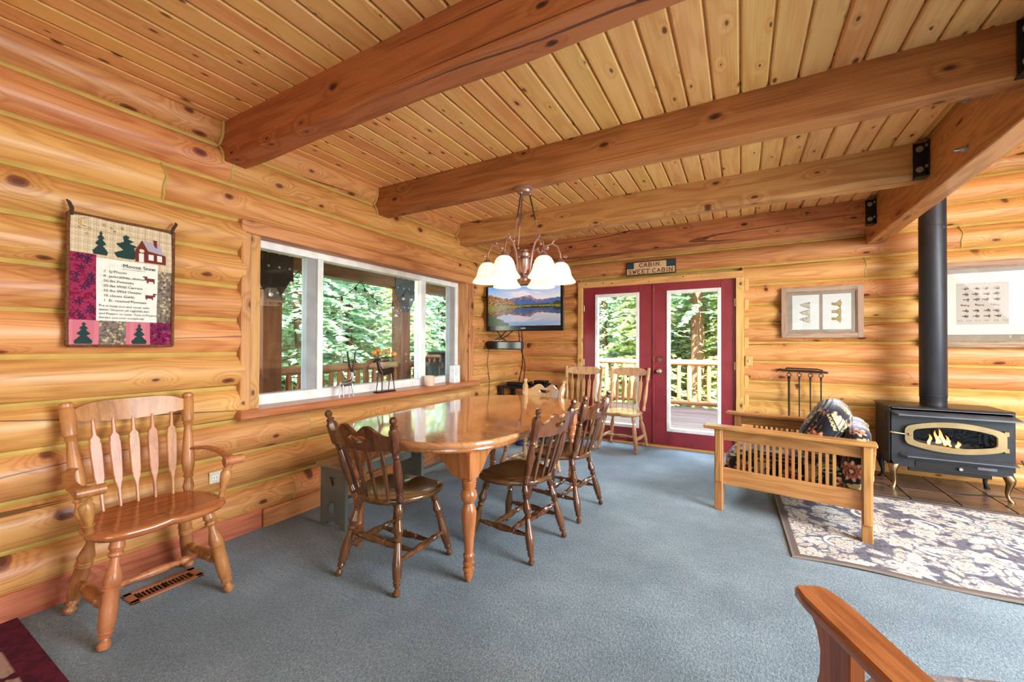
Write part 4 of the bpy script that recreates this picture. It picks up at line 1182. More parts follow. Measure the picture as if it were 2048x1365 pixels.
for k, pts in enumerate(([(-2.36, 4.42, 1.42), (-2.37, 4.46, 1.33), (-2.40, 4.52, 1.0), (-2.50, 4.60, .735)], [(-2.40, 4.42, 1.42), (-2.41, 4.46, 1.28), (-2.36, 4.52, 1.0), (-2.44, 4.62, .735)],
             [(-2.68, 4.36, 1.43), (-2.62, 4.37, 1.34), (-2.55, 4.36, 1.305)], [(-2.55, 4.38, 1.43), (-2.63, 4.37, 1.35), (-2.72, 4.36, 1.305)], [(-2.46, 4.39, 1.43), (-2.55, 4.38, 1.36), (-2.66, 4.36, 1.305)])):
    tag(MB().tube(pts, .006, 6).build('cable', M_wire), ('long black cable from the television to the corner table, left of two', 'long black cable from the television to the corner table, right of two', 'short black cable dangling above the left end of the speaker box', 'short black cable crossing towards the speaker box corner', 'short black cable sloping from mid television to the speaker box')[k], 'cable', 'cables below the television')
sb = thing('sound_bar', 'long dark blue speaker box directly below the television', 'speaker', (-2.562, 4.36, 1.245), R(0))
MB().box(-.245, .245, -.05, .05, -.052, .052, .012).build('box', M_bluebar, sb); MB().box(-.235, .235, -.054, -.049, -.04, .04).build('grille', M_tvblack, sb)
MB().box(-.14, -.06, -.04, .03, .052, .062, .003).build('remote', M_cream, sb)
tag(MB().tube([(-2.822, 4.40, 1.24), (-2.82, 4.36, 1.0), (-2.826, 4.42, .8), (-2.82, 4.40, .6), (-2.826, 4.42, .3), (-2.82, 4.40, .12)], .0045, 6).build('cable', M_wire), 'single grey cord running down the logs right of the window', 'cable')
ct = thing('corner_table', 'small black side table standing in the corner below the television', 'table', (-2.47, 4.80, 0), R(2))
MB().box(-.345, .345, -.20, .20, .685, .715, .004).build('top', M_black, ct)
for sx in (-1, 1):
    for sy in (-1, 1): MB().box(sx * .30 - .025, sx * .30 + .025, sy * .165 - .025, sy * .165 + .025, 0, .685, .003).build('leg', M_black, ct)
MB().box(-.23, .23, -.16, .16, .20, .222, .003).build('shelf', M_black, ct)
dv = thing('disc_player', 'flat black disc player on the corner table', 'player', (-2.58, 4.78, .715), R(4)); MB().box(-.14, .14, -.10, .12, 0, .045, .005).build('case', M_tvblack, dv); MB().box(-.12, .12, -.103, -.10, .012, .03).build('front_panel', M_bluebar, dv)
dv2 = thing('satellite_box', 'black receiver box beside the disc player', 'player', (-2.30, 4.82, .715), R(2)); MB().box(-.10, .12, -.09, .10, 0, .035, .005).box(-.06, .10, -.07, .08, .035, .075, .01).build('case', M_tvblack, dv2); MB().box(-.08, .02, -.093, -.09, .01, .025).build('display', M_bluebar, dv2)
pail = thing('pail', 'navy blue pail on the carpet behind the table', 'pail', (-2.40, 4.48, 0)); MB().lathe((0, 0, 0), (0, 0, .26), [(0, .055), (.02, .06), (.95, .075), (1, .078), (1, .072), (.1, .055)], 20).build('bucket', M_bluepail, pail)
MB().tube([(-.076, 0, .25), (-.065, 0, .30), (0, 0, .33), (.065, 0, .30), (.076, 0, .25)], .004, 6).build('handle', M_iron, pail)

# ------------------------------------------------------------------ sign over the doors (stroke letters with slab serifs)
sg = thing('cabin_sign', 'wooden sign reading CABIN SWEET CABIN above the doors', 'sign', (-.988, YB - .082, 2.228))
SW, SH = .600, .175
MB().box(-SW / 2, SW / 2, -.016, .004, -SH / 2, SH / 2, .003).build('frame', M_signd, sg)
MB().box(-SW / 2 + .012, SW / 2 - .012, -.019, -.015, -SH / 2 + .012, -.004).box(-.20, .19, -.019, -.015, -.004, SH / 2 - .014).build('lettering_panel', M_sign, sg)
MB().prism([(-.288, -.002), (-.185, -.002), (-.205, .04), (-.215, .073), (-.288, .073)], -.0188, -.015).build('pine_tree_panel', M_signg, sg)
MB().prism([(.288, -.002), (.165, -.002), (.185, .035), (.175, .073), (.288, .073)], -.0188, -.015).build('pine_tree_panel', M_signg, sg)
GL_ = {'C': [[(.95, .78), (.75, .97), (.45, 1), (.15, .8), (.05, .5), (.15, .2), (.45, 0), (.75, .03), (.95, .22)]],
       'A': [[(.05, 0), (.5, 1), (.95, 0)], [(.25, .36), (.75, .36)], [(-.05, 0), (.2, 0)], [(.8, 0), (1.05, 0)]],
       'B': [[(.12, 0), (.12, 1), (.6, 1), (.85, .88), (.85, .65), (.6, .53), (.12, .53)], [(.6, .53), (.92, .4), (.92, .12), (.65, 0), (.12, 0)], [(0, 0), (.2, 0)], [(0, 1), (.2, 1)]],
       'I': [[(.5, 0), (.5, 1)], [(.3, 0), (.7, 0)], [(.3, 1), (.7, 1)]],
       'N': [[(.1, 0), (.1, 1), (.9, 0), (.9, 1)], [(-.02, 0), (.25, 0)], [(.75, 1), (1.02, 1)]],
       'S': [[(.9, .8), (.7, .98), (.35, 1), (.12, .85), (.15, .62), (.8, .42), (.9, .18), (.65, 0), (.3, .02), (.1, .2)]],
       'W': [[(0, 1), (.25, 0), (.5, .8), (.75, 0), (1, 1)], [(-.1, 1), (.12, 1)], [(.88, 1), (1.1, 1)]],
       'E': [[(.9, .82), (.9, 1), (.12, 1), (.12, 0), (.9, 0), (.9, .18)], [(.12, .52), (.65, .52)], [(.65, .42), (.65, .62)]],
       'T': [[(.02, .8), (.02, 1), (.98, 1), (.98, .8)], [(.5, 1), (.5, 0)], [(.32, 0), (.68, 0)]], ',': [[(.25, .1), (.15, -.12)]]}
def sign_line(txt, x0, z0, w, h, gap):
    x = x0
    for ch in txt:
        if ch == ' ': x += w * .55; continue
        ww = w * (.45 if ch in 'I,' else 1.0)
        mb = MB()
        for st in GL_[ch]:
            for a, b in zip(st[:-1], st[1:]):
                mb.bar((x + a[0] * ww, -.0195, z0 + a[1] * h), (x + b[0] * ww, -.0195, z0 + b[1] * h), .010, .002, 0, (0, 1, 0))
        mb.build('letter', M_signl, sg, None); x += ww + gap
sign_line('CABIN,', -.135, .014, .042, .046, .014)
sign_line('SWEET CABIN', -.270, -.066, .042, .048, .0125)

# ------------------------------------------------------------------ framed prints
def frame_thing(label, x0, x1, z0, z1, fw, tilt=0.0):
    t = thing('framed_print', label, 'picture', ((x0 + x1) / 2, YB - .094, (z0 + z1) / 2))
    w, h = (x1 - x0) / 2, (z1 - z0) / 2
    t.rotation_euler = (R(tilt), 0, 0)
    f = MB()
    for s in (-1, 1):
        MB().box(-w, w, -.02, .012, s * h - (fw if s > 0 else 0), s * h + (fw if s < 0 else 0), .005).build('frame_rail', M_barn, t)
        MB().box(s * w - (fw if s > 0 else 0), s * w + (fw if s < 0 else 0), -.021, .012, -h + .001, h - .001, .005).build('frame_stile', M_barnv, t)
    i = fw + .004
    for s in (-1, 1): MB().box(-w + fw, w - fw, -.013, .008, s * (h - fw) - .008, s * (h - fw) + .008, .003).box(s * (w - fw) - .008, s * (w - fw) + .008, -.013, .008, -h + fw, h - fw, .003).build('inner_lip', M_barnv, t)
    MB().box(-w + fw, w - fw, -.004, .008, -h + fw, h - fw).build('mat_board', M_matb, t)
    MB().box(-w + fw, w - fw, -.009, -.0085, -h + fw, h - fw).build('glass', M_pglass, t, None)
    return t
def fish_col(kind):
    def f(U, V):
        out = np.zeros((U.size, 3)); out[:] = (196, 194, 188)
        for k, cy in enumerate((.28, .5, .70)):
            a = (U - .27) / .40 if kind == 0 else (U - .32) / .36
            if kind == 0: half = .095 * np.clip(a, 0, 1) ** .75
            else: half = np.where(a < .45, .035 + .01 * a, .035 + .115 * (a - .45) / .55)
            c2 = cy + (0.02 * a if kind == 0 else 0)
            m = (a > 0) & (a < 1 - (.12 * np.abs(V - cy) / .1 if kind else 0)) & (np.abs(V - c2) < half)
            n = fbm(U * 40, V * 60, 71 + k + 9 * kind)
            col = np.stack([150 + 70 * n, 138 + 62 * n, 112 + 60 * n], 1) if kind == 0 else np.stack([128 + 80 * n, 112 + 60 * n, 50 + 50 * n], 1)
            edge = m & (np.abs(np.abs(V - c2) - half) < .014); out[m] = col[m]; out[edge] = (84, 84, 62)
            sp = m & (fbm(U * 90, V * 120, 90 + k) > .62); out[sp] = (64, 56, 44)
        cap = (V > .86) & (V < .875) & (U > .50) & (U < .68); out[cap] = (190, 188, 184)
        return out
    return f
p1 = frame_thing('barnwood framed pair of fish head and tail prints', .377, 1.068, 1.338, 1.878, .052)
for kind, xc in ((0, -.128), (1, .133)):
    color_grid('print_sheet', 60, 80, lambda U, V, xc=xc: np.stack([xc + (U - .5) * .232, 0 * U - .0055, .0 + (.5 - V) * .365], 1), fish_col(kind), M_print, p1)
def flies_col(U, V):
    out = np.zeros((U.size, 3)); out[:] = (192, 188, 178)
    pl_ = (U > .20) & (U < .80) & (V > .17) & (V < .83); out[pl_] = (170, 160, 148)
    ed = ((np.abs(U - .20) < .004) | (np.abs(U - .80) < .004) | (np.abs(V - .17) < .004) | (np.abs(V - .83) < .004)) & (U > .195) & (U < .805) & (V > .165) & (V < .835); out[ed] = (160, 148, 136)
    r = np.random.default_rng(12); vs_ = (.255, .345, .435, .525, .615, .70)
    for j, cv in enumerate(vs_):
        nn = 3 if j == 3 else 4
        for i in range(nn):
            cu = .31 + (.12 if nn == 4 else .17) * i + r.uniform(-.01, .01); L = .075 if j != 3 else .07
            dx, dy = U - cu, V - cv; n = fbm(U * 120, V * 120, j * 7 + i)
            body = (np.abs(dx) < L * .5) & (np.abs(dy) < .0055); wing = (np.hypot(dx - .014, dy * 1.0) < (.026 if j != 3 else .012)) & (n > .48)
            if j == 3: body = (np.abs(dx) < L * .75) & (np.abs(dy - dx * .2) < .013 + .15 * (-dx) * .3) & (n > .4)
            out[pl_ & (body | wing)] = (70, 60, 46) if j != 3 else (104, 82, 54)
    cap = pl_ & (np.abs(V - .775) < .012) & (((U * 9.5) % 1) < .6) & (fbm(U * 160, V * 200, 5) > .5); out[cap] = (140, 130, 118)
    return out
p2 = frame_thing('large barnwood framed print of fishing flies behind the stove pipe', 1.52, 2.26, 1.245, 2.02, .05)
color_grid('print_sheet', 150, 150, lambda U, V: np.stack([0.0 + (U - .5) * .545, 0 * U - .0055, .01 + (.5 - V) * .56], 1), flies_col, M_print, p2)

# ------------------------------------------------------------------ small wall fittings
sw = thing('light_switch', 'brass coloured light switch plate right of the doors', 'switch', (.078, YB - .08, 1.082)); MB().box(-.035, .035, -.006, .004, -.057, .057, .004).build('plate', M_almond, sw); MB().box(-.006, .006, -.018, -.004, -.013, .013, .002).build('toggle', M_cream, sw)
ol = thing('wall_outlet', 'white electrical outlet plate behind the captain chair arm', 'outlet', (-2.828, 1.315, .425)); MB().box(-.004, .006, -.058, .058, -.036, .036, .003).build('plate', M_cream, ol)
for y in (-.026, .026):
    o = MB().box(.005, .008, y - .016, y + .016, -.014, .014, .003).build('socket', M_white, ol); MB().box(.0078, .0086, y - .008, y - .005, -.007, .005).box(.0078, .0086, y + .005, y + .008, -.007, .005).build('slots', M_slot, o)
def register(label, loc, rz, L, W_):
    t = thing('floor_register', label, 'vent', loc, rz, 'wooden floor registers')
    f = MB(); f.box(-W_ / 2, W_ / 2, -L / 2, -L / 2 + .035, 0, .010, .003).box(-W_ / 2, W_ / 2, L / 2 - .035, L / 2, 0, .010, .003).box(-W_ / 2, -W_ / 2 + .028, -L / 2, L / 2, 0, .010, .003).box(W_ / 2 - .028, W_ / 2, -L / 2, L / 2, 0, .010, .003)
    f.build('frame', M_ventw, t); MB().box(-W_ / 2 + .02, W_ / 2 - .02, -L / 2 + .03, L / 2 - .03, 0.0, .002).build('duct_opening', M_slot, t, None)
    n = int((L - .07) / .0155)
    for i in range(n):
        y = -L / 2 + .042 + i * .0155; MB().box(-W_ / 2 + .027, W_ / 2 - .027, y - .0022, y + .0022, .002, .008).build('slat', M_ventw if i % 7 else M_strap, t, None)
    return t
register('wooden floor register under the captain chair', (-2.585, .955, 0), R(0), .30, .125)
register('wooden floor register behind the dining table', (-2.555, 3.78, 0), R(0), .30, .125)

# ------------------------------------------------------------------ fire tools hanging on an iron rack
rk = thing('tool_rack', 'wrought iron rack on the back wall holding fire tools', 'rack', (.56, YB - .095, .985))
MB().tube([(-.225, -.01, .0), (-.20, -.02, .014), (-.165, -.02, .006), (-.12, -.02, .004), (.12, -.02, 0), (.20, -.02, -.006), (.222, -.02, -.012)], [.004, .011, .013, .012, .012, .013, .007], 8).build('bar', M_iron, rk)
MB().tube([(-.225 + .014 * math.cos(a), -.014, .004 + .014 * math.sin(a)) for a in np.linspace(-2.6, 3.0, 12)], .004, 6).build('curl', M_iron, rk)
MB().tube([(-.14, -.004, .022), (-.13, -.012, .030), (.13, -.012, .026), (.18, -.008, .012)], .007, 8).build('rail', M_iron, rk)
for x_ in (-.115, -.025, .07, .16): MB().tube([(x_, -.018, 0), (x_, -.034, -.004), (x_, -.040, -.014), (x_, -.036, -.022)], .004, 6).build('hook', M_iron, rk)
def fire_tool(x_, r, label, kind):
    t = thing('fire_tool', label, 'fire tool', (.56 + x_, YB - .133, .955), 0, 'fire tools on the iron rack')
    MB().tube([(.018 * math.cos(a), 0, -.010 + .018 * math.sin(a)) for a in np.linspace(0, 2 * PI, 15)], .0045, 6, False).build('ring', M_iron, t)
    MB().lathe((0, 0, -.028), (0, 0, -.62), [(0, r * .9), (.02, r * 1.7), (.05, r * 1.0), (.06, r * 1.4), (.08, r), (1, r * .8)], 10).build('shaft', M_iron, t)
    if kind == 'poker': MB().tube([(0, 0, -.60), (0, 0, -.69), (0, -.004, -.72)], [.007, .006, .002], 8).tube([(0, 0, -.64), (.03, 0, -.66), (.04, 0, -.63)], [.006, .005, .002], 8).build('head', M_iron, t)
    elif kind == 'shovel': MB().box(-.05, .05, -.006, .0, -.74, -.60, .003).build('head', M_iron, t)
    elif kind == 'brush': MB().box(-.035, .035, -.016, .016, -.72, -.60, .006).build('head', M_slot, t)
    else:
        MB().tube([(-.012, 0, -.50), (-.03, 0, -.60), (-.008, 0, -.70)], .005, 6).tube([(.012, 0, -.50), (.03, 0, -.60), (.008, 0, -.70)], .005, 6).build('head', M_iron, t)
fire_tool(-.115, .0105, 'thickest iron fire tool, leftmost on the rack', 'tongs')
fire_tool(-.025, .0065, 'slim iron fire tool, second from the left on the rack', 'poker')
fire_tool(.07, .007, 'slim iron fire tool, third from the left on the rack', 'shovel')
fire_tool(.16, .0065, 'iron fire tool, rightmost on the rack above the cushion', 'brush')

# ------------------------------------------------------------------ things on the window sill
dr = thing('antelope_figurine', 'silver antelope figurine with tall straight dark horns on the sill', 'figurine', (-2.85, 2.262, .815))
def body(mb, pts, rs, n=10): return mb.tube(pts, rs, n)
b = MB(); body(b, [(0, -.065, .095), (0, -.055, .105), (0, -.02, .107), (0, .03, .112), (0, .05, .13), (0, .058, .165), (0, .062, .19)], [.004, .020, .023, .022, .017, .010, .008]); body(b, [(0, .052, .198), (0, .068, .196), (0, .09, .184)], [.010, .012, .005]); b.build('body', M_deersilver, dr)
for sx, y, dy in ((-1, -.05, -.012), (1, -.045, .006), (-1, .04, -.004), (1, .045, .014)): MB().tube([(sx * .010, y, .105), (sx * .012, y + dy * .3, .055), (sx * .013, y + dy, 0)], [.009, .005, .004], 8).build('leg', M_deersilver, dr)
for sx in (-1, 1): MB().tube([(sx * .006, .055, .20), (sx * .012, .045 + sx * .010, .25), (sx * .018, .045 + sx * .028, .375)], [.006, .009, .007], 8).build('horn', M_deerdark, dr)
for s in (0, 1): MB().tube([(0, -.068, .10), (0, -.072 - .002 * s, .085)], .003, 6).build('tail', M_deersilver, dr) if s == 0 else None
d2 = thing('reindeer_candle_holder', 'dark metal reindeer holding amber globes on its antlers', 'figurine', (-2.85, 2.68, .815))
MB().box(-.035, .035, -.11, .105, 0, .009, .003).build('base', M_deerdark, d2)
b = MB(); body(b, [(0, .095, .185), (0, .085, .195), (0, .04, .188), (0, -.02, .178), (0, -.055, .195), (0, -.075, .235), (0, -.09, .285)], [.006, .028, .028, .029, .026, .016, .012]); body(b, [(0, -.075, .295), (0, -.098, .292), (0, -.138, .278)], [.012, .015, .006]); b.build('body', M_deerdark, d2)
for sx, y, dy in ((-1, -.06, -.03), (1, -.05, .0), (-1, .075, -.02), (1, .08, .02)): MB().tube([(sx * .014, y, .18), (sx * .014, y + dy * .5, .10), (sx * .015, y + dy, .008)], [.012, .005, .004], 8).build('leg', M_deerdark, d2)
for sx, ys in ((-1, ((-.10, .36), (-.05, .375))), (1, ((-.005, .37), (.075, .345)))):
    for (yy, zz) in ys:
        an = MB().tube([(sx * .008, -.075, .30), (sx * .02, -.06, .315), (sx * .03, (yy - .06) / 2, .318), (sx * .034, yy, zz - .03)], .0035, 6).build('antler', M_deerdark, d2)
        MB().sphere((sx * .034, yy, zz), .026, 14, 9).build('globe', M_globe, d2)
MB().sphere((.0, -.06, .352), .022, 14, 9).build('globe', M_globe, d2)
cn = thing('jar_candle', 'small birch patterned candle jar on the sill', 'candle', (-2.86, 3.30, .815)); MB().lathe((0, 0, 0), (0, 0, .108), [(0, .048), (.03, .052), (.93, .052), (1, .048), (1, .044), (.85, .044)], 24).build('jar', M_candle, cn); MB().cyl((0, 0, .05), (0, 0, .094), .043, n=20).cyl((0, 0, .094), (0, 0, .104), .002, n=6).build('wax', M_cream, cn)
bk = thing('white_box', 'white upright plastic box at the right end of the sill', 'box', (-2.86, 3.735, .815), R(6)); MB().box(-.035, .035, -.062, .062, 0, .20, .006).build('case', M_white, bk); MB().box(.0352, .037, -.045, -.028, .098, .105).build('slot', M_slot, bk)
# ------------------------------------------------------------------ chandelier
cl = thing('chandelier', 'six arm chandelier with glowing bell glass shades above the table', 'chandelier', (-1.396, 2.650, .056))
cl.scale = (.955, .955, .955)
MB().lathe((0, 0, 2.475), (0, 0, 2.418), [(0, .072), (.25, .074), (.35, .068), (.5, .070), (.6, .060), (.85, .054), (1, .030)], 28).build('canopy', M_pewter, cl)
ring_z = 2.025
for k in range(3):
    a = R(20 + 120 * k); top = Vector((.040 * math.cos(a), .040 * math.sin(a), 2.42)); bt = Vector((.128 * math.cos(a), .128 * math.sin(a), 2.03))
    rod = MB().tube([top, top.lerp(bt, .55)], .0055, 8).build('rod', M_pewterd, cl)
    MB().tube([top.lerp(bt, .55), bt], .004, 8).build('rod', M_pewter, cl)
    MB().lathe(top.lerp(bt, .52), top.lerp(bt, .58), [(0, .005), (.3, .013), (.5, .009), (.7, .013), (1, .005)], 10).build('bead', M_pewter, cl)
    for f in (0.0, 1.0): MB().sphere(top.lerp(bt, f), .012, 10, 7).build('bead', M_pewter, cl)
# turned centre column
MB().lathe((0, 0, 1.722), (0, 0, 2.0), [(0, .004), (.02, .010), (.05, .008), (.09, .022), (.15, .026), (.20, .020), (.22, .030), (.25, .030), (.27, .018), (.36, .022), (.46, .038), (.60, .043), (.68, .045), (.70, .036), (.72, .030), (.76, .046), (.84, .048), (.88, .030), (.90, .022), (.94, .032), (.97, .026), (1, .008)], 22).build('column', M_pewter, cl)
SHP = [(0, .026), (.03, .038), (.10, .052), (.25, .067), (.42, .076), (.58, .081), (.70, .087), (.80, .096), (.90, .107), (.97, .115), (1.0, .117)]
for k in range(6):
    a = R(27.8 + 60 * k); c, s = math.cos(a), math.sin(a)
    P_ = lambda r, z: (r * c, r * s, z)
    arm = MB().tube([P_(.03, 1.80), P_(.062, 1.775), P_(.085, 1.80), P_(.100, 1.87), P_(.122, 1.95), P_(.165, 2.015), P_(.215, 2.035), P_(.255, 2.015), P_(.278, 1.955), P_(.282, 1.905)], [.007, .008, .009, .009, .008, .0075, .0075, .007, .007, .008], 10).build('arm', M_pewter, cl)
    MB().sphere(P_(.215, 2.038), .012, 10, 7).tube([P_(.215, 2.045), P_(.235, 2.06)], .005, 6).build('bead', M_pewter, arm)
    MB().lathe(P_(.295, 1.935), P_(.335, 1.935), [(0, .004), (.3, .012), (.6, .010), (.7, .016), (.85, .010), (1, .004)], 10).build('finial', M_pewter, arm)
    MB().lathe(P_(.282, 1.918), P_(.282, 1.878), [(0, .010), (.3, .022), (.6, .030), (1, .040)], 16).build('shade_holder', M_pewter, arm)
    # open bell shade with wall thickness
    z0, z1 = 1.888, 1.735; n = 28; rings = []
    for t, r in SHP: rings.append([(.282 * c + r * math.cos(2 * PI * q / n), .282 * s + r * math.sin(2 * PI * q / n), z0 + (z1 - z0) * t) for q in range(n)])
    for t, r in reversed(SHP): rings.append([(.282 * c + (r - .005) * math.cos(2 * PI * q / n), .282 * s + (r - .005) * math.sin(2 * PI * q / n), z0 - .004 + (z1 - z0) * t) for q in range(n)])
    MB().rings(rings, False, False).build('shade', M_shade, cl, 60)
    MB().sphere(P_(.282, 1.815), .028, 12, 9, (1, 1, 1.3)).build('bulb', M_bulb, cl)

# ------------------------------------------------------------------ hearth tiles and stove
he = MB().box(.86, 3.0, 4.42, YB - .05, -.02, .006).build('hearth', M_grout); tag(he, 'brown slate tiled hearth under the stove', 'hearth')
tl_ = [MB().box(-.144, .144, -.144, .144, 0, .010, .003).mesh('tile', None)]
for i in range(-3, 6):
    for j in range(0, 4):
        x_, y_ = 1.645 + i * .295, 4.635 + j * .295 - .0
        if .9 < x_ - .14 + .1 and x_ < 3.0 and y_ < YB - .12: place('tile', tl_[0], M_slate, he, (x_, y_, .004), (0, 0, 0))
st = thing('gas_stove', 'charcoal gas stove on brass cabriole legs with burning fire', 'stove', (1.50, 4.95, .012))
ZT = .722
# body: left and right side panels, back, floor, front with an oval opening
x0, x1, yf, yk, zb0 = -.352, .372, -.215, .205, .19
MB().box(x0 - .018, x0, yf + .02, yk, zb0 + .05, ZT - .012, .004).prism([(x0 - .018, zb0 + .05), (x0, zb0 + .05), (x0, zb0 + .02)], yf + .04, yk - .06).build('side_panel', M_stove, st)
MB().box(x1, x1 + .018, yf + .02, yk, zb0 + .05, ZT - .012, .004).build('side_panel', M_stove, st)
sl = MB()
for z in list(np.linspace(.30, .38, 8)) + list(np.linspace(.58, .66, 8)): sl.box(x0 - .0188, x0 - .0175, yf + .06, yf + .11, z - .003, z + .003)
sl.build('side_louvres', M_slot, st, None)
MB().box(x0, x1, yk - .02, yk, zb0, ZT - .012).box(x0, x1, yf + .06, yk, zb0, zb0 + .02).build('back_panel', M_stove, st)
MB().box(x0 - .03, x1 + .012, yf + .0, yk + .01, ZT - .014, ZT, .004).build('top_plate', M_stovetop, st)
MB().box(x0 - .0, x1 + .0, yf - .004, yf + .02, ZT - .022, ZT - .014, .002).build('top_trim', M_satin, st)
# sloping hood lip
MB().add([(x0 - .005, yf, ZT - .036), (x1 + .005, yf, ZT - .036), (x1 + .03, yf - .065, ZT - .062), (x0 + .03, yf - .065, ZT - .062), (x0 - .005, yf, ZT - .052), (x1 + .005, yf, ZT - .052), (x1 + .03, yf - .065, ZT - .074), (x0 + .03, yf - .065, ZT - .074)],
         [(0, 1, 2, 3), (4, 7, 6, 5), (3, 2, 6, 7), (0, 3, 7, 4), (1, 5, 6, 2), (0, 4, 5, 1)]).build('hood_lip', M_satin, st, None)
OC = (.028, .482)
def oval_pts(w, h, n=56):
    """barrel outline: upright sides, gently arched top and bottom"""
    out = []
    for k in range(n):
        a = 2 * PI * k / n; c, s = math.cos(a), math.sin(a); lo_, hi_ = 0.0, 2.0
        for _ in range(30):
            r = (lo_ + hi_) / 2; u, v = r * c, r * s * w / h * .46
            u = r * c; v = r * s
            ok = abs(u) <= 1 and abs(v) <= (.56 + .44 * (1 - min(1, abs(u)) ** 2)) - max(0, abs(u) - .93) * 2.4
            if ok: lo_ = r
            else: hi_ = r
        out.append((OC[0] + w * lo_ * c, OC[1] + h * lo_ * s))
    return out
def rect_pts(n=56):
    out = []
    for k in range(n):
        a = 2 * PI * k / n; c, s = math.cos(a), math.sin(a)
        hw = (x1 - OC[0]) if c > 0 else (OC[0] - x0); hh = (ZT - .055 - OC[1]) if s > 0 else (OC[1] - zb0 - .01)
        r = min(hw / max(abs(c), 1e-6), hh / max(abs(s), 1e-6)); out.append((OC[0] + r * c, OC[1] + r * s))
    return out
def ring_plate(outer, inner, ya, yb):
    n = len(outer); vs = [(x, ya, z) for x, z in outer] + [(x, ya, z) for x, z in inner] + [(x, yb, z) for x, z in outer] + [(x, yb, z) for x, z in inner]; fs = []
    for k in range(n):
        k2 = (k + 1) % n
        fs += [(k, k2, n + k2, n + k), (2 * n + k, 3 * n + k, 3 * n + k2, 2 * n + k2), (n + k, n + k2, 3 * n + k2, 3 * n + k), (k, 2 * n + k, 2 * n + k2, k2)]
    return MB().add(vs, fs)
ring_plate(rect_pts(), oval_pts(.262, .098), yf + .008, yf + .026).build('front_panel', M_stove, st, 30)
door = ring_plate(oval_pts(.300, .128), oval_pts(.250, .086), yf - .022, yf + .006).build('door_frame', M_brass, st, 50)
inner = ring_plate(oval_pts(.268, .101), oval_pts(.246, .083), yf - .016, yf + .004).build('door_moulding', M_brass, door, 50)
MB().box(OC[0] + .285, OC[0] + .315, yf - .02, yf + .006, OC[1] + .045, OC[1] + .085, .003).build('hinge', M_brass, door)
MB().box(OC[0] + .285, OC[0] + .315, yf - .02, yf + .006, OC[1] - .085, OC[1] - .045, .003).build('hinge', M_brass, door)
MB().lathe((OC[0] - .40, yf - .03, OC[1] + .015), (OC[0] - .30, yf - .03, OC[1] + .005), [(0, .006), (.3, .010), (.6, .007), (1, .006)], 10).cyl((OC[0] - .30, yf - .03, OC[1] + .005), (OC[0] - .26, yf - .03, OC[1] + .005), .005, n=8).sphere((OC[0] - .275, yf - .028, OC[1] + .005), .012, 10, 7).build('door_handle', M_brass, door)
ov = oval_pts(.252, .088); MB().add([(x, yf + .002, z) for x, z in ov], [tuple(range(len(ov)))]).build('door_glass', M_stoveglass, st, None)
# firebox with burner bed and flames
MB().add([(x0 + .03, yf + .028, zb0 + .03), (x1 - .03, yf + .028, zb0 + .03), (x1 - .06, yk - .04, zb0 + .03), (x0 + .06, yk - .04, zb0 + .03), (x0 + .03, yf + .028, ZT - .06), (x1 - .03, yf + .028, ZT - .06), (x1 - .06, yk - .04, ZT - .06), (x0 + .06, yk - .04, ZT - .06)],
         [(0, 3, 2, 1), (4, 5, 6, 7), (3, 7, 6, 2), (0, 4, 7, 3), (1, 2, 6, 5)]).build('firebox', M_firebox, st, None)
mb = MB(); r_ = random.Random(4)
for k in range(7):
    x_ = -.20 + .065 * k; mb.tube([(x_ - .08, -.06 + r_.uniform(-.03, .06), .365 + r_.uniform(0, .02)), (x_, -.04 + r_.uniform(-.05, .05), .385), (x_ + .09, -.03 + r_.uniform(-.05, .05), .372 + r_.uniform(0, .02))], [.018, .024, .017], 8)
mb.box(-.24, .26, -.14, .10, .34, .372, .01); mb.build('ember_bed', M_ash, st)
def flame(x_, y_, h, w, lean):
    rings = []
    for i in range(9):
        t = i / 8; r = w * math.sin(PI * min(1, .16 + .84 * t)) ** .8 * (1 - t * .15) + .0008
        cx = x_ + lean * t * t + .006 * math.sin(t * 7 + x_ * 40)
        rings.append([(cx + r * math.cos(2 * PI * q / 10), y_ + r * .5 * math.sin(2 * PI * q / 10), .385 + h * t) for q in range(10)])
    MB().rings(rings).build('flame', M_flame, st)
for a in ((-.075, -.09, .095, .011, .002), (-.02, -.06, .125, .011, -.012), (.022, -.07, .145, .013, -.04), (.05, -.09, .095, .010, -.03), (.09, -.12, .055, .014, .004), (.0, -.03, .08, .014, 0), (.06, -.05, .06, .012, -.01)): flame(*a)
# lower ledge, control slot, plate
MB().add([(OC[0] - .33, yf, .318), (x1 + .012, yf, .318), (x1 + .012, yf - .05, .306), (OC[0] - .29, yf - .05, .306), (OC[0] - .33, yf, .302), (x1 + .012, yf, .302), (x1 + .012, yf - .05, .296), (OC[0] - .29, yf - .05, .296)],
         [(0, 1, 2, 3), (4, 7, 6, 5), (3, 2, 6, 7), (0, 3, 7, 4), (1, 5, 6, 2)]).build('ash_ledge', M_satin, st, None)
MB().box(-.20, .24, yf + .001, yf + .007, .212, .262).build('control_recess', M_slot, st)
MB().box(.17, .28, yf - .002, yf + .004, .240, .262, .001).build('maker_plate', M_satin, st)
MB().cyl((.07, yf + .0, .232), (.07, yf - .02, .232), .012, n=12).build('control_knob', M_bolt, st)
MB().box(-.24, .26, yf + .02, yf + .05, .168, .205, .004).build('valve_cover', M_slot, st)
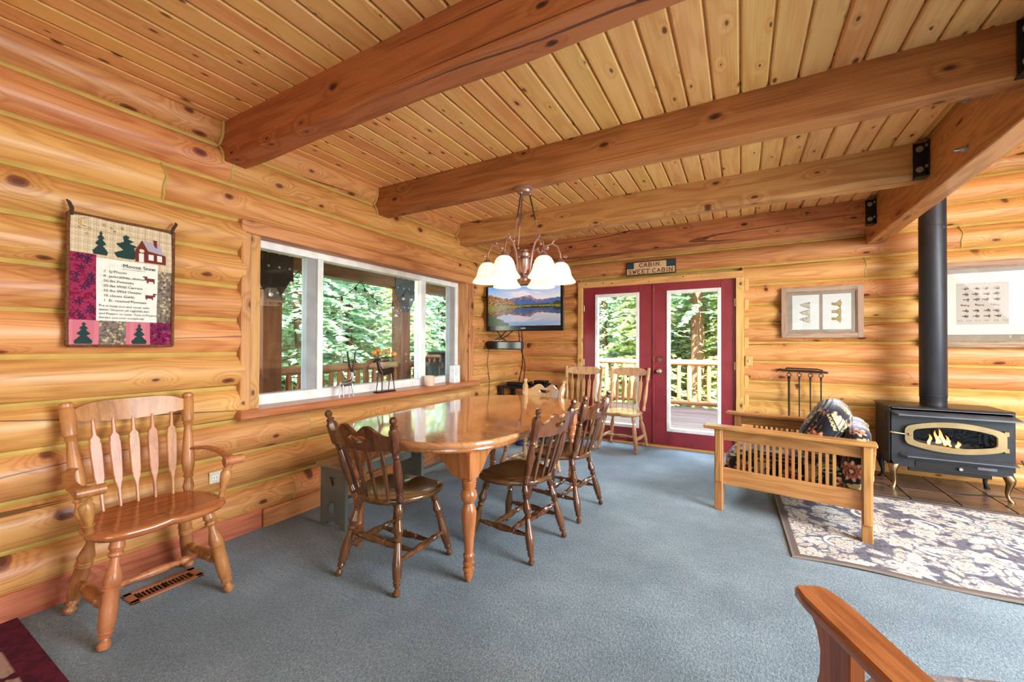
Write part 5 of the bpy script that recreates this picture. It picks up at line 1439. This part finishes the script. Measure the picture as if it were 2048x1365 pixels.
def cab_leg(sx, sy, mat):
    px = .335 * sx + .012; py = -.175 if sy < 0 else .165; o = Vector((sx, sy * .8, 0)).normalized()
    pts = [(0.0, .215, .038), (.016, .185, .036), (.020, .150, .026), (.010, .105, .019), (.002, .065, .014), (.008, .035, .013), (.022, .016, .018), (.026, .004, .020), (.024, -.004, .016)]
    rings = [[(px + o.x * k + r * math.cos(2 * PI * q / 12), py + o.y * k + r * math.sin(2 * PI * q / 12), z) for q in range(12)] for k, z, r in pts]
    MB().rings(rings).build('leg', mat, st, 60)
for sx in (-1, 1): cab_leg(sx, -1, M_brass); cab_leg(sx, 1, M_black)
pp = MB().lathe((-.015, .03, ZT), (-.015, .03, 2.98), [(0, .087), (.028, .087), (.030, .0895), (.70, .0895), (.7005, .092), (.703, .092), (.7035, .0895), (1, .0895)], 32).build('stove_pipe', M_pipe, st, 30)
hl = MB()
for k in range(12):
    a = PI + PI * k / 11; hl.cyl((-.015 + .0865 * math.cos(a), .03 + .0865 * math.sin(a), ZT + .036), (-.015 + .0885 * math.cos(a), .03 + .0885 * math.sin(a), ZT + .036), .0045, n=8)
hl.build('vent_holes', M_slot, pp, None)
MB().lathe((-.015, .03, ZT + .085), (-.015, .03, ZT + .092), [(0, .0895), (.3, .0915), (.7, .0915), (1, .0895)], 32).build('seam', M_pipe, pp)
MB().cyl((.03, -.048, 2.28), (.034, -.056, 2.28), .005, n=8).build('screw', M_bolt, pp)
tag(MB().tube([(1.55, 4.80, .02), (1.75, 4.88, .015), (1.80, 4.90, .018), (1.95, 4.93, .015), (2.1, 4.90, .015), (2.3, 4.95, .015)], .004, 6).build('power_cord', M_wire), 'thin black cord on the tiles behind the stove leg', 'cord')
sv = thing('ash_shovel', 'grey metal shovel leaning right of the stove at the picture edge', 'shovel', (2.02, 5.0, .012))
MB().tube([(0, 0, .30), (.10, .0, .05)], [.008, .008], 8).build('handle', M_satin, sv); MB().bar((.10, 0, .05), (.16, .02, .004), .10, .006).build('blade', M_iron, sv)
# ------------------------------------------------------------------ rugs
def rug_col(U, V):
    """cream leaves, blossoms and scrolls on a grey ground; the rug is 2.6 x 1.5 m"""
    RW, RH = 2.6, 1.5; X = U * RW; Y = V * RH
    out = np.zeros((U.size, 3)); out[:] = (112, 112, 124)
    out[fbm(X * 60, Y * 60, 3) > .55] = (88, 88, 102)
    ground = np.array((116, 117, 130.)); cream = np.array((228, 225, 218.)); tan = np.array((188, 176, 160.)); r = np.random.default_rng(20)
    idx = np.arange(U.size)
    def near(cx, cy, rad): return np.where((np.abs(X - cx) < rad) & (np.abs(Y - cy) < rad))[0]
    def scroll(cx, cy, a0, rad, turn):
        i = near(cx, cy, rad * 1.2); dx, dy = X[i] - cx, Y[i] - cy; th = np.arctan2(dy, dx); rr_ = np.hypot(dx, dy)
        ph = ((th - a0) * turn) % (2 * PI); rt = rad * (.35 + .65 * ph / (2 * PI))
        m = (np.abs(rr_ - rt) < .018 + .012 * (1 - ph / 6.3)) & (ph < 5.2); out[i[m]] = ground
        m = (np.abs(rr_ - rt) < .008 + .010 * (1 - ph / 6.3)) & (ph < 5.2); out[i[m]] = cream
    def leaf(cx, cy, a, L, w):
        i = near(cx, cy, L); dx, dy = X[i] - cx, Y[i] - cy; p = dx * math.cos(a) + dy * math.sin(a); q = -dx * math.sin(a) + dy * math.cos(a) - .15 * p * p / L
        t = np.clip(p / L + .5, 0, 1); half = w * np.sin(PI * t) ** .7 * (.8 + .2 * np.cos(t * 38))
        m = (np.abs(p) < L / 2 + .006) & (np.abs(q) < half + .009); out[i[m]] = ground
        m = (np.abs(p) < L / 2) & (np.abs(q) < half); out[i[m]] = cream
        v = m & (np.abs(q) < .004) & (t < .9); out[i[v]] = tan
        v = m & (np.abs(np.abs(q) - half * .55) < .0035) & (t > .3); out[i[v]] = tan
    def bloom(cx, cy, rad, n, ph):
        i = near(cx, cy, rad * 1.1); dx, dy = X[i] - cx, Y[i] - cy; th = np.arctan2(dy, dx); rr_ = np.hypot(dx, dy)
        ed = rad * (.80 + .20 * np.cos(n * th + ph)); out[i[rr_ < ed + .011]] = ground; m = rr_ < ed; out[i[m]] = cream
        for k_, c_ in ((.74, tan), (.46, tan)):
            v = np.abs(rr_ - ed * k_) < .006; out[i[v]] = c_
        v = (rr_ < rad * .24); out[i[v]] = (150, 140, 138); v = (rr_ < rad * .14); out[i[v]] = cream
    gx, gy = 11, 7
    for a in range(gx):
        for b_ in range(gy):
            cx = (a + .5 + r.uniform(-.25, .25)) * RW / gx; cy = (b_ + .5 + r.uniform(-.25, .25)) * RH / gy; k = r.integers(0, 3)
            scroll(cx, cy, r.uniform(0, 6.28), r.uniform(.10, .16), 1 if r.random() < .5 else -1)
            for q in range(9):
                t_ = r.uniform(0, 6.28); d_ = r.uniform(.06, .17); leaf(cx + d_ * math.cos(t_), cy + d_ * math.sin(t_), t_ + r.uniform(-.9, .9), r.uniform(.08, .14), r.uniform(.018, .032))
            if (a + b_) % 2 == 0: bloom(cx, cy, r.uniform(.075, .115), int(r.integers(6, 9)), r.uniform(0, 6))
            else: leaf(cx, cy, r.uniform(0, 6.28), .22, .05)
    edge = np.minimum(np.minimum(U * RW, (1 - U) * RW), np.minimum(V * RH, (1 - V) * RH))
    out[edge < .045] = (112, 98, 94); out[edge < .012] = (130, 122, 122)
    return out
rug = thing('floral_rug', 'cream and grey floral rug in front of the stove', 'rug', (1.545, 3.70, 0), R(1.4))
def rug_z(U, V): return .010 + .016 * np.clip((V - .86) / .14, 0, 1) * (np.sin(U * 17.0 + .6) * .5 + .5) * np.clip(U * 6, 0, 1)
color_grid('pile', 500, 290, lambda U, V: np.stack([(U - .5) * 2.6, (.5 - V) * 1.5 + .012 * np.sin(U * 13) * np.clip((V - .9) / .1, 0, 1), rug_z(U, V)], 1), rug_col, M_rugprint, rug)
n = 60; top = []; mb = MB()
loop = [(i / n, 1.0) for i in range(n + 1)] + [(1.0, 1 - i / 20) for i in range(1, 21)] + [(1 - i / n, 0.0) for i in range(1, n + 1)] + [(0.0, i / 20) for i in range(1, 20)]
pu = np.array([p[0] for p in loop]); pv = np.array([p[1] for p in loop])
ex = (pu - .5) * 2.6; ey = (.5 - pv) * 1.5 + .012 * np.sin(pu * 13) * np.clip((pv - .9) / .1, 0, 1); ez = rug_z(pu, pv)
mb.rings([[(a, b_, c_) for a, b_, c_ in zip(ex, ey, ez + .001)], [(a * 1.002, b_ * 1.003, c_ - .006) for a, b_, c_ in zip(ex, ey, ez)], [(a * 1.001, b_ * 1.001, max(0.0005, c_ - .010)) for a, b_, c_ in zip(ex, ey, ez)]], False, False)
mb.build('binding', M_matb, rug)
def maroon_col(U, V):
    X, Y = U * .95, V * .9; out = np.zeros((U.size, 3)); out[:] = (176, 150, 134)
    out[fbm(X * 30, Y * 30, 2) > .55] = (150, 128, 118)
    d = (148, 30, 58); mar = (74, 20, 40)
    bx = np.minimum(X, .95 - X); by = np.minimum(Y, .9 - Y); e = np.minimum(bx, by)
    for k in range(-6, 8):
        out[np.abs(((X - Y * .55) - k * .23)) < .012] = mar; out[np.abs(((X + Y * .9) - k * .31)) < .012] = mar
    out[e < .085] = mar; out[(e < .085) & (fbm(X * 40, Y * 40, 8) > .55)] = (96, 26, 48)
    return out
mr = thing('maroon_rug', 'maroon bordered patterned rug at the lower left corner', 'rug', (-2.40, .06, 0))
color_grid('pile', 120, 120, lambda U, V: np.stack([(U - .5) * .92, (.5 - V) * .90, 0 * U + .012], 1), maroon_col, M_maroon, mr)
MB().box(-.46, .46, -.45, .45, .0, .011).build('backing', M_strap, mr)

# ------------------------------------------------------------------ mission armchair by the stove
mo = thing('mission_armchair', 'light oak slatted mission armchair turned away beside the stove', 'armchair', (.315, 3.84, 0), R(81.2))
AZ = .640
for s in (-1, 1):
    xs = s * .405
    for y in (.405, -.45): MB().box(xs - .028, xs + .028, y - .028, y + .028, 0.0, AZ - .024, .004).build('post', M_morrisv, mo)
    MB().box(xs + s * .030, xs + s * .044, .405 - .020, .405 + .020, .22, AZ - .024, .003).box(xs + s * .030, xs + s * .044, -.45 - .020, -.45 + .020, .12, AZ - .024, .003).build('corbel', M_morrisv, mo)
    MB().box(xs - .058, xs + .062, -.50, .505, AZ - .024, AZ, .005).build('arm', M_morris, mo)
    MB().box(xs - .012, xs + .012, -.425, .38, AZ - .105, AZ - .024, .002).build('upper_rail', M_morris, mo)
    MB().box(xs - .012, xs + .012, -.425, .38, .20, .325, .002).build('lower_rail', M_morris, mo)
    for i in range(16):
        y = .275 - i * .0375; MB().box(xs - .008, xs + .008, y - .0095, y + .0095, .325, AZ - .105, .001).build('slat', M_morrisv, mo)
MB().box(-.39, .39, .392, .418, .17, .30, .003).build('front_rail', M_morris, mo); MB().box(-.39, .39, -.463, -.437, .17, .30, .003).build('rear_rail', M_morris, mo)
MB().box(-.375, .375, -.44, .39, .222, .24).build('seat_deck', M_morris, mo)
bkf = MB(); 
for z in np.linspace(.32, .56, 4): bkf.box(-.34, .34, -.485 + (z - .34) * -.06, -.468 + (z - .34) * -.06, z - .022, z + .022, .003)
for s in (-1, 1): bkf.bar((s * .345, -.46, .24), (s * .345, -.485, .60), .03, .028, .003, (0, 1, 0))
bkf.build('back_frame', M_morris, mo)
def kilim(A, Bv, seed):
    """dark ground with rosettes, hooked tan triangles and small blossoms, repeating every 32 cm"""
    T = .30; out = np.zeros((A.size, 3)); out[:] = (30, 30, 38)
    row = np.floor(Bv / T); a = (A + row * T * .5 + seed * .07) % T - T / 2; b = Bv % T - T / 2
    def rose(cx, cy, R0, c1, c2, c3, n=9):
        dx, dy = a - cx, b - cy; r = np.hypot(dx, dy); th = np.arctan2(dy, dx); e = R0 * (.86 + .14 * np.cos(n * th))
        m = r < e; out[m] = c1; out[m & (np.abs(np.sin(n * th / 2)) < .22) & (r > R0 * .3)] = c3; out[m & (np.cos(n * th) > .2) & (r > R0 * .62)] = c2; out[r < R0 * .32] = c3; out[r < R0 * .18] = c2
    rose(.055, -.035, .068, (176, 104, 78), (222, 178, 146), (92, 40, 34)); rose(-.10, .105, .034, (196, 150, 128), (222, 196, 168), (120, 62, 52), 6); rose(.125, .11, .028, (150, 86, 66), (214, 178, 142), (40, 34, 40), 5); rose(-.12, -.12, .03, (120, 128, 150), (190, 176, 160), (60, 60, 80), 6)
    tri = inpoly(a, b, [(-.115, .035), (-.01, .075), (-.035, -.06)]); out[tri] = (212, 190, 136)
    for k in range(4):
        for (px, py, qx, qy) in ((-.115, .035, -.01, .075), (-.115, .035, -.035, -.06)):
            f = (k + .6) / 4.4; cx, cy = px + (qx - px) * f, py + (qy - py) * f; nx, ny = (qy - py), -(qx - px); L_ = math.hypot(nx, ny); sg = 1 if (cx + nx / L_ * .02 - (-.053)) ** 2 + (cy + ny / L_ * .02 - .017) ** 2 > (cx + .053) ** 2 + (cy - .017) ** 2 else -1
            cx += sg * nx / L_ * .014; cy += sg * ny / L_ * .014; r = np.hypot(a - cx, b - cy); out[(np.abs(r - .009) < .0035) & ((a - cx) + (b - cy) < .007)] = (212, 190, 136)
    return out
def kilim_paint(me, seed):
    n = len(me.vertices); co = np.zeros(n * 3); me.vertices.foreach_get('co', co); co = co.reshape(-1, 3); no = np.zeros(n * 3); me.vertices.foreach_get('normal', no); no = np.abs(no.reshape(-1, 3))
    ax = no.argmax(1); A = np.where(ax == 0, co[:, 1], co[:, 0]); Bv = np.where(ax == 2, co[:, 1], co[:, 2])
    c = kilim(A + .02, Bv + .13, seed); at = me.color_attributes.new('print', 'FLOAT_COLOR', 'POINT'); rgba = np.ones((n, 4), np.float32); rgba[:, :3] = lina(c); at.data.foreach_set('color', rgba.ravel())
def cushion(name, label, M, w, d, h, mat, group=None, n=28, m=14, q=4.0, puff=.5):
    """stuffed cushion, w x d x h, with rounded welted edge"""
    rings = []
    for i in range(m + 1):
        a = -PI / 2 + PI * i / m; zc = math.sin(a); rc = max(.02, abs(math.cos(a)) ** puff)
        ring = []
        for k in range(n):
            t = 2 * PI * k / n; c, s = math.cos(t), math.sin(t); r = 1 / (abs(c) ** q + abs(s) ** q) ** (1 / q)
            ring.append((w / 2 * r * c * rc, d / 2 * r * s * rc, h / 2 * zc * (1 + .06 * math.sin(t * 2 + i))))
        rings.append(ring)
    o = MB().rings(rings).build(name, mat, None, 60); o.matrix_world = M
    if mat is M_tap: kilim_paint(o.data, len(name))
    return tag(o, label, 'cushion', group)
B = Matrix.Translation((.315, 3.84, 0)) @ Matrix.Rotation(R(81.2), 4, 'Z')
cushion('seat_cushion', 'dark patterned seat cushion inside the mission armchair', B @ Matrix.Translation((0, .0, .345)), .76, .80, .215, M_tap, None, 240, 70, 5, .28)
cushion('back_cushion', 'dark patterned back cushion standing in the mission armchair', B @ Matrix.Translation((0, -.395, .485)) @ Matrix.Rotation(R(96), 4, 'X'), .75, .45, .14, M_tap, None, 240, 60, 7, .2)
cushion('throw_pillow', 'plump dark kilim pillow with pale sheen on the mission armchair', B @ Matrix.Translation((.0, -.23, .645)) @ Matrix.Rotation(R(118), 4, 'X'), .72, .44, .23, M_tap, None, 240, 80, 3, .55)

# ------------------------------------------------------------------ armchair in the right foreground
fa = thing('wooden_armchair', 'reddish oak armchair in the lower right foreground', 'armchair', (.626, 1.024, 0), R(23))
# local: facing +y, the visible left arm lies at x = -.29
AH = .625
L = Matrix
def arm_outline(s):
    pts = [(-.044, .445), (-.036, .452), (.018, .452), (.030, .444), (.043, .405), (.046, .36), (.044, .10), (.040, -.35), (-.030, -.35), (-.040, .05), (-.048, .34), (-.050, .40)]
    return [(x * s, y) for x, y in pts]
for s in (1, -1):
    pts = arm_outline(s); n = len(pts); mb = MB(); xs = -.315 * s
    rings = [[(xs + x * .93, y if y < .4 else y - .003, AH - .032) for x, y in pts], [(xs + x, y, AH - .026) for x, y in pts], [(xs + x, y, AH - .006) for x, y in pts], [(xs + x * .90, y - .004 * (1 if y > 0 else -1), AH) for x, y in pts]]
    mb.rings(rings).build('arm', M_armred, fa, 40)
    post = MB().box(xs - .016, xs + .020, .290, .355, 0, AH - .03, .004).build('post', M_armredv, fa)
    MB().box(xs - .016, xs + .020, -.32, -.25, 0, AH - .03, .004).build('post', M_armredv, fa)
    cor = MB(); prof = [(.355, AH - .032), (.440, AH - .032), (.436, AH - .055), (.405, AH - .085), (.392, AH - .13), (.396, AH - .185), (.406, AH - .215), (.375, AH - .245), (.355, AH - .25)]
    nn = len(prof); cor.add([(xs - .014, y, z) for y, z in prof] + [(xs + .018, y, z) for y, z in prof], [tuple(range(nn)), tuple(range(2 * nn - 1, nn - 1, -1))] + [(k, (k + 1) % nn, nn + (k + 1) % nn, nn + k) for k in range(nn)])
    co = cor.build('corbel', M_armredv, fa, 40)
    for z, y in ((AH - .115, .395), (AH - .205, .404)): MB().sphere((xs + .002, y, z), .010, 10, 7, (1, .6, 1)).build('wood_plug', M_armred, co)
    MB().box(xs - .012, xs + .016, -.25, .255, .24, .33, .003).build('side_rail', M_armred, fa)
MB().box(-.298, .298, .305, .335, .24, .318, .003).build('front_rail', M_armred, fa); MB().box(-.30, .30, -.30, -.27, .24, .33, .003).build('rear_rail', M_armred, fa)
MB().box(-.298, .298, -.26, .304, .29, .305).build('seat_deck', M_armred, fa)
B2 = Matrix.Translation((.626, 1.024, 0)) @ Matrix.Rotation(R(23), 4, 'Z')
cushion('chair_cushion', 'mauve and grey plaid cushion on the foreground armchair', B2 @ Matrix.Translation((.0, .085, .398)), .575, .70, .155, M_tap2, None, 40, 14, 5, .3)
# ------------------------------------------------------------------ porch, deck and railing
DKZ = -.10
deck = MB().box(-5.7, 4.6, 5.52, 9.75, DKZ - .10, DKZ - .028).box(-5.7, -3.06, -3.6, 5.55, DKZ - .10, DKZ - .028).build('deck', M_deck); tag(deck, 'weathered deck wrapping round the cabin', 'deck')
bd = MB().box(-5.1, 5.1, -.066, .066, 0, .028, .004).mesh('board', None)
y = 5.60
while y < 9.75:
    place('board', bd, M_deck, deck, (-.55, y, DKZ - .028)); y += .139
bd2 = MB().box(-1.31, 1.31, -.066, .066, 0, .028, .004).mesh('board', None)
y = 0.0
while y < 5.5:
    place('board', bd2, M_deck, deck, (-4.38, y, DKZ - .028)); y += .139
def railing(label, p0, p1, step, n0):
    p0 = Vector(p0); p1 = Vector(p1); d = p1 - p0; t = thing('log_railing', label, 'railing', p0, math.atan2(d.y, d.x)); Ln = d.length
    r_ = random.Random(n0)
    for z, rad in ((.985, .062), (.115, .050)):
        pts = [(Ln * i / 24, r_.uniform(-.006, .006), z + r_.uniform(-.006, .006)) for i in range(25)]
        MB().tube(pts, [rad * r_.uniform(.94, 1.06) for _ in pts], 12).build('rail', M_peeledh, t)
    prof = [(0, .022), (.05, .032), (.12, .043), (.5, .045), (.88, .043), (.95, .032), (1, .022)]
    protos = [MB().lathe((0, 0, .10), (0, 0, .97), [(t_, r * f) for t_, r in prof], 10).mesh('baluster', 40) for f in (.9, 1.0, 1.12)]
    x_ = step
    while x_ < Ln - .05:
        place('baluster', protos[r_.randrange(3)], M_peeled, t, (x_, 0, 0), (0, 0, r_.uniform(0, 6))); x_ += step * r_.uniform(.92, 1.08)
    return t
railing('peeled log railing in the sun behind the french doors', (-5.4, 9.55, DKZ), (3.2, 9.55, DKZ), .20, 1)
railing('shaded log railing beyond the wide window', (-5.42, -.6, DKZ), (-5.42, 9.5, DKZ), .165, 2)
PX = -5.42
def porch_post(y, label):
    t = thing('porch_post', label, 'post', (PX, y, DKZ), 0, 'porch posts with steel plates')
    MB().box(-.11, .11, -.125, .125, 0, 2.358, .006).build('timber', M_post, t)
    out = [(-.265, 2.62), (.265, 2.62), (.265, 2.27), (.12, 2.02), (.06, 1.94), (-.06, 1.94), (-.12, 2.02), (-.265, 2.27)]
    mb = MB(); n = len(out); mb.add([(.112, a, b_) for a, b_ in out] + [(.122, a, b_) for a, b_ in out], [tuple(range(n)), tuple(range(2 * n - 1, n - 1, -1))] + [(k, (k + 1) % n, n + (k + 1) % n, n + k) for k in range(n)])
    mb.build('steel_plate', M_black, t, None)
    for (a, b_) in ((-.21, 2.54), (-.07, 2.54), (.07, 2.54), (.21, 2.54), (-.21, 2.36), (-.07, 2.36), (.07, 2.36), (.21, 2.36), (-.05, 2.02), (.05, 2.02)):
        MB().sphere((.124, a, b_), .017, 10, 6, (.6, 1, 1)).build('bolt', M_bolt, t)
porch_post(3.07, 'porch post with bolted black plate seen in the left pane'); porch_post(5.47, 'porch post with bolted black plate seen in the middle pane')
pb = MB().box(PX - .11, PX + .11, -1, 8.1, 2.29 - .03, 2.62, .006).build('porch_beam', M_posth); tag(pb, 'long porch beam carried by the plated posts', 'beam')
pr = MB()
pr.add([(-6.1, -3.5, 2.60), (-3.0, -3.5, 2.95), (-3.0, 8.3, 2.95), (-6.1, 8.3, 2.60), (-6.1, -3.5, 2.66), (-3.0, -3.5, 3.01), (-3.0, 8.3, 3.01), (-6.1, 8.3, 2.66)], [(0, 1, 2, 3), (4, 7, 6, 5), (0, 4, 5, 1), (3, 2, 6, 7), (0, 3, 7, 4), (1, 5, 6, 2)])
pr = pr.build('porch_roof', M_posth, None, None); tag(pr, 'brown boarded porch roof over the side deck', 'roof')
for yy in (2.2, 3.6, 5.0, 6.4):
    MB().bar((-6.05, yy, 2.565), (-3.05, yy, 2.905), .09, .10, .003).build('rafter', M_posth, pr)
# string lights under the porch beam
for k, (ya, yb) in enumerate(((2.2, 3.30), (3.30, 4.30), (4.30, 5.3), (5.3, 6.6))):
    t = thing('string_light', ('string light swag in the left pane', 'string light swag left in the middle pane', 'string light swag right in the middle pane', 'string light swag in the right pane')[k], 'string lights', (PX + .30, ya, 2.22), 0, 'string lights under the porch beam')
    Ln = yb - ya; pts = [(0, Ln * f, -.30 * (1 - (2 * f - 1) ** 2)) for f in np.linspace(0, 1, 13)]
    MB().tube(pts, .006, 6).build('cable', M_wire, t)
    for i in (1, 4, 8, 11):
        p = pts[i]; MB().lathe((0, p[1], p[2]), (0, p[1], p[2] - .06), [(0, .006), (.2, .016), (1, .018)], 10).build('socket', M_wire, t); MB().sphere((0, p[1], p[2] - .085), .026, 10, 8).build('bulb', M_cream, t)
gr = thing('covered_grill', 'dark covered grill standing on the deck seen in the right pane', 'grill', (-4.55, 5.75, DKZ), R(0))
MB().prism([(-.32, 0), (.34, 0), (.34, .95), (.30, 1.13), (.16, 1.24), (-.02, 1.22), (-.28, .84), (-.32, .7)], -.45, .45, Matrix.Rotation(PI / 2, 4, 'Z') @ Matrix.Identity(4)).build('cover', M_wire, gr, 20)
MB().bar((.25, -.30, 1.22), (-.25, -.30, 1.22), .02, .02).build('handle', M_iron, gr)
hr = thing('bent_handrail', 'dark bent pole at the deck stairs seen in the middle pane', 'handrail', (-4.7, 4.05, DKZ)); MB().tube([(0, 0, 0), (0, 0, .98), (0, .03, 1.07), (0, .10, 1.11), (0, .42, 1.12)], .035, 10).build('pole', M_post, hr)

# ------------------------------------------------------------------ forest
g = MB(); nx, ny = 50, 50
for i in range(nx + 1):
    for j in range(ny + 1):
        x_ = -45 + 70 * i / nx; y_ = -20 + 70 * j / ny
        dd = max(0, -x_ - 8, y_ - 12); z_ = -.9 + .20 * max(0, dd - 1) + .25 * math.sin(x_ * .7) * math.cos(y_ * .5)
        inside = (-5.8 < x_ < 6 and -5 < y_ < 9.8)
        g.v.append((x_, y_, -1.0 if inside else z_))
for i in range(nx):
    for j in range(ny): g.f.append((i * (ny + 1) + j, (i + 1) * (ny + 1) + j, (i + 1) * (ny + 1) + j + 1, i * (ny + 1) + j + 1))
go = g.build('forest_ground', M_ground, None, 60); tag(go, 'sunlit forest slope outside the cabin', kind='structure')
def foliage(seed, H, Rb, z0, droop=.25, dens=1.0, lw=(.19, .050)):
    """conifer crown: whorls of branches carrying flat needle sprays"""
    r = np.random.default_rng(seed); Vs = []; 
    z = z0
    while z < H:
        f = (z - z0) / (H - z0); Lb = Rb * (1 - f) ** .8 + .12; nb = int(7 + 3 * r.random())
        for k in range(nb):
            a = 2 * PI * (k + r.random() * .8) / nb; L_ = Lb * r.uniform(.7, 1.1); dr_ = droop * r.uniform(.6, 1.5)
            m = int(L_ / .034 * dens) + 4; t = np.repeat(r.uniform(.08, 1, m) ** .75, 1)
            rad = L_ * t; bz = z + .10 * rad - dr_ * rad * t
            ca, sa = math.cos(a), math.sin(a)
            side = r.choice([-1, 1], m); sl = (lw[0] * (1.15 - .5 * t)) * r.uniform(.7, 1.3, m); ang = a + side * r.uniform(.5, 1.15, m)
            dx, dy = np.cos(ang), np.sin(ang); dz = r.uniform(-.45, .15, m)
            bx, by = rad * ca, rad * sa
            w = lw[1] * r.uniform(.7, 1.3, m)
            tx, ty = -dy, dx; tz = r.uniform(-.6, .6, m)
            p0 = np.stack([bx, by, bz], 1); d = np.stack([dx, dy, dz], 1) * sl[:, None]; q = np.stack([tx, ty, tz], 1) * w[:, None]
            Vs.append(np.stack([p0, p0 + d * .45 + q, p0 + d, p0 + d * .45 - q], 1))
        z += .21 * r.uniform(.8, 1.2)
    V = np.concatenate(Vs).reshape(-1, 3); n = len(V) // 4
    me = bpy.data.meshes.new('foliage'); me.vertices.add(len(V)); me.vertices.foreach_set('co', V.astype(np.float32).ravel())
    me.loops.add(len(V)); me.loops.foreach_set('vertex_index', np.arange(len(V), dtype=np.int32)); me.polygons.add(n); me.polygons.foreach_set('loop_start', np.arange(n, dtype=np.int32) * 4)
    me.update(calc_edges=True); return me
def trunk_mesh(H, r0, seed):
    r_ = random.Random(seed); n = 14
    pts = [(.05 * math.sin(i * .9 + seed), .05 * math.cos(i * .7 + seed), -1.2 + (H + 1.0) * i / n) for i in range(n + 1)]
    return MB().tube(pts, [r0 * (1 - .93 * i / n) + .006 for i in range(n + 1)], 12).mesh('trunk', 60)
kinds = [(foliage(1, 10.5, 2.3, -.4), trunk_mesh(10.5, .15, 1), M_fir), (foliage(2, 8.5, 2.0, -.6, .4), trunk_mesh(8.5, .12, 2), M_fir), (foliage(3, 11.5, 2.6, .3, .15), trunk_mesh(11.5, .19, 3), M_fir2), (foliage(4, 5.5, 1.5, -.6, .35, .8), trunk_mesh(5.5, .07, 4), M_fir2)]
labels = ['tall blue green fir with drooping sprays among the forest trees', 'mid height fir with hanging boughs among the forest trees', 'broad yellow green conifer among the forest trees', 'young yellow green conifer at the forest edge']
def tree(x_, y_, k, s, rz):
    dd = max(0, -x_ - 8, y_ - 12); t = thing('conifer', labels[k], 'tree', (x_, y_, -.9 + .20 * max(0, dd - 1) + .3), rz, 'conifers outside the cabin')
    t.scale = (s, s, s); place('foliage', kinds[k][0], kinds[k][2], t); place('trunk', kinds[k][1], M_bark, t)
rt = random.Random(11)
spots = [(6.6, -1.5, 0), (7.2, 1.6, 2), (6.4, 4.2, 1), (7.0, 6.6, 0), (8.8, .2, 0), (9.2, 3.0, 1), (8.9, 5.6, 2), (-.6, -6.6, 0), (2.0, -7.0, 1), (4.4, -6.8, 2), (.8, -9.2, 0), (3.4, -9.4, 0), (5.6, -4.4, 1), (5.6, 12.4, 0), (7.6, 10.8, 2), (6.6, 15.0, 1), (9.5, 9.2, 0), (4.6, 11.0, 3), (4.4, 17.5, 0), (9.0, 13.5, 1), (-8.6, 3.1, 0), (-8.4, 5.6, 1), (-9.6, 7.6, 0), (-8.3, 8.4, 3), (-11.2, 4.6, 2), (-11.6, 8.8, 1), (-10.2, 11.0, 0), (-13.0, 6.6, 0), (-13.6, 11.5, 2), (-12.0, 14.5, 0), (-15.5, 9.0, 1), (-16.0, 14, 0), (-8.0, 12.2, 1),  # right, front and back-right trees: unseen, added to block the low sky
         (-6.6, 13.4, 0), (-5.2, 15.2, 2), (-3.9, 13.6, 1), (-2.6, 15.8, 0), (-2.9, 12.2, 3), (-.1, 15.0, 2), (-.3, 12.6, 3), (1.2, 14.0, 1), (2.2, 16.0, 0), (-1.4, 18.0, 0), (-4.4, 19, 1), (.6, 19, 2), (-7.6, 18, 0), (-10, 19, 2), (3.6, 13.5, 3), (-7.6, .8, 1), (-9.4, 1.2, 2), (-12, 2.2, 0), (-18.5, 12, 0), (-3.2, 22, 0), (1.8, 22, 1), (-14, 18, 1)]
for (x_, y_, k) in spots: tree(x_ + rt.uniform(-.3, .3), y_ + rt.uniform(-.3, .3), k, rt.uniform(.85, 1.15), rt.uniform(0, 6.28))
big = thing('pine_trunk', 'thick brown pine trunk straight behind the right door', 'tree', (-1.12, 13.1, -.9)); MB().tube([(.0, 0, -.3), (.01, .0, 2), (-.03, 0, 4.5), (0, 0, 9)], [.24, .19, .165, .12], 14).build('trunk', M_bark, big, 60)
place('foliage', foliage(9, 9.0, 1.9, 3.1, .3), M_fir, big)
for i, (x_, y_, r0) in enumerate(((-9.2, 4.35, .05), (-8.9, 6.9, .045), (-10.6, 6.0, .06), (-4.9, 12.6, .06), (-2.2, 13.3, .07), (-9.8, 9.9, .06), (-.6, 14.4, .06))):
    t = thing('aspen', 'slim pale aspen trunk between the conifers', 'tree', (x_, y_, -.9), rt.uniform(0, 6), 'aspens outside the cabin')
    MB().tube([(0, 0, -.2), (.05, .02, 2.2), (-.04, .05, 5), (0, .1, 8)], [r0, r0 * .9, r0 * .7, r0 * .4], 10).build('trunk', M_aspen, t, 60)
    r_ = random.Random(i); mb = MB()
    for q in range(26):
        z_ = r_.uniform(.6, 6.5); a = r_.uniform(0, 6.28); L_ = r_.uniform(.4, 1.1); mb.tube([(0, 0, z_), (L_ * .5 * math.cos(a), L_ * .5 * math.sin(a), z_ + .12), (L_ * math.cos(a + .2), L_ * math.sin(a + .2), z_ + r_.uniform(-.1, .35))], [.012, .008, .003], 4)
    mb.build('twigs', M_dry, t, 60)
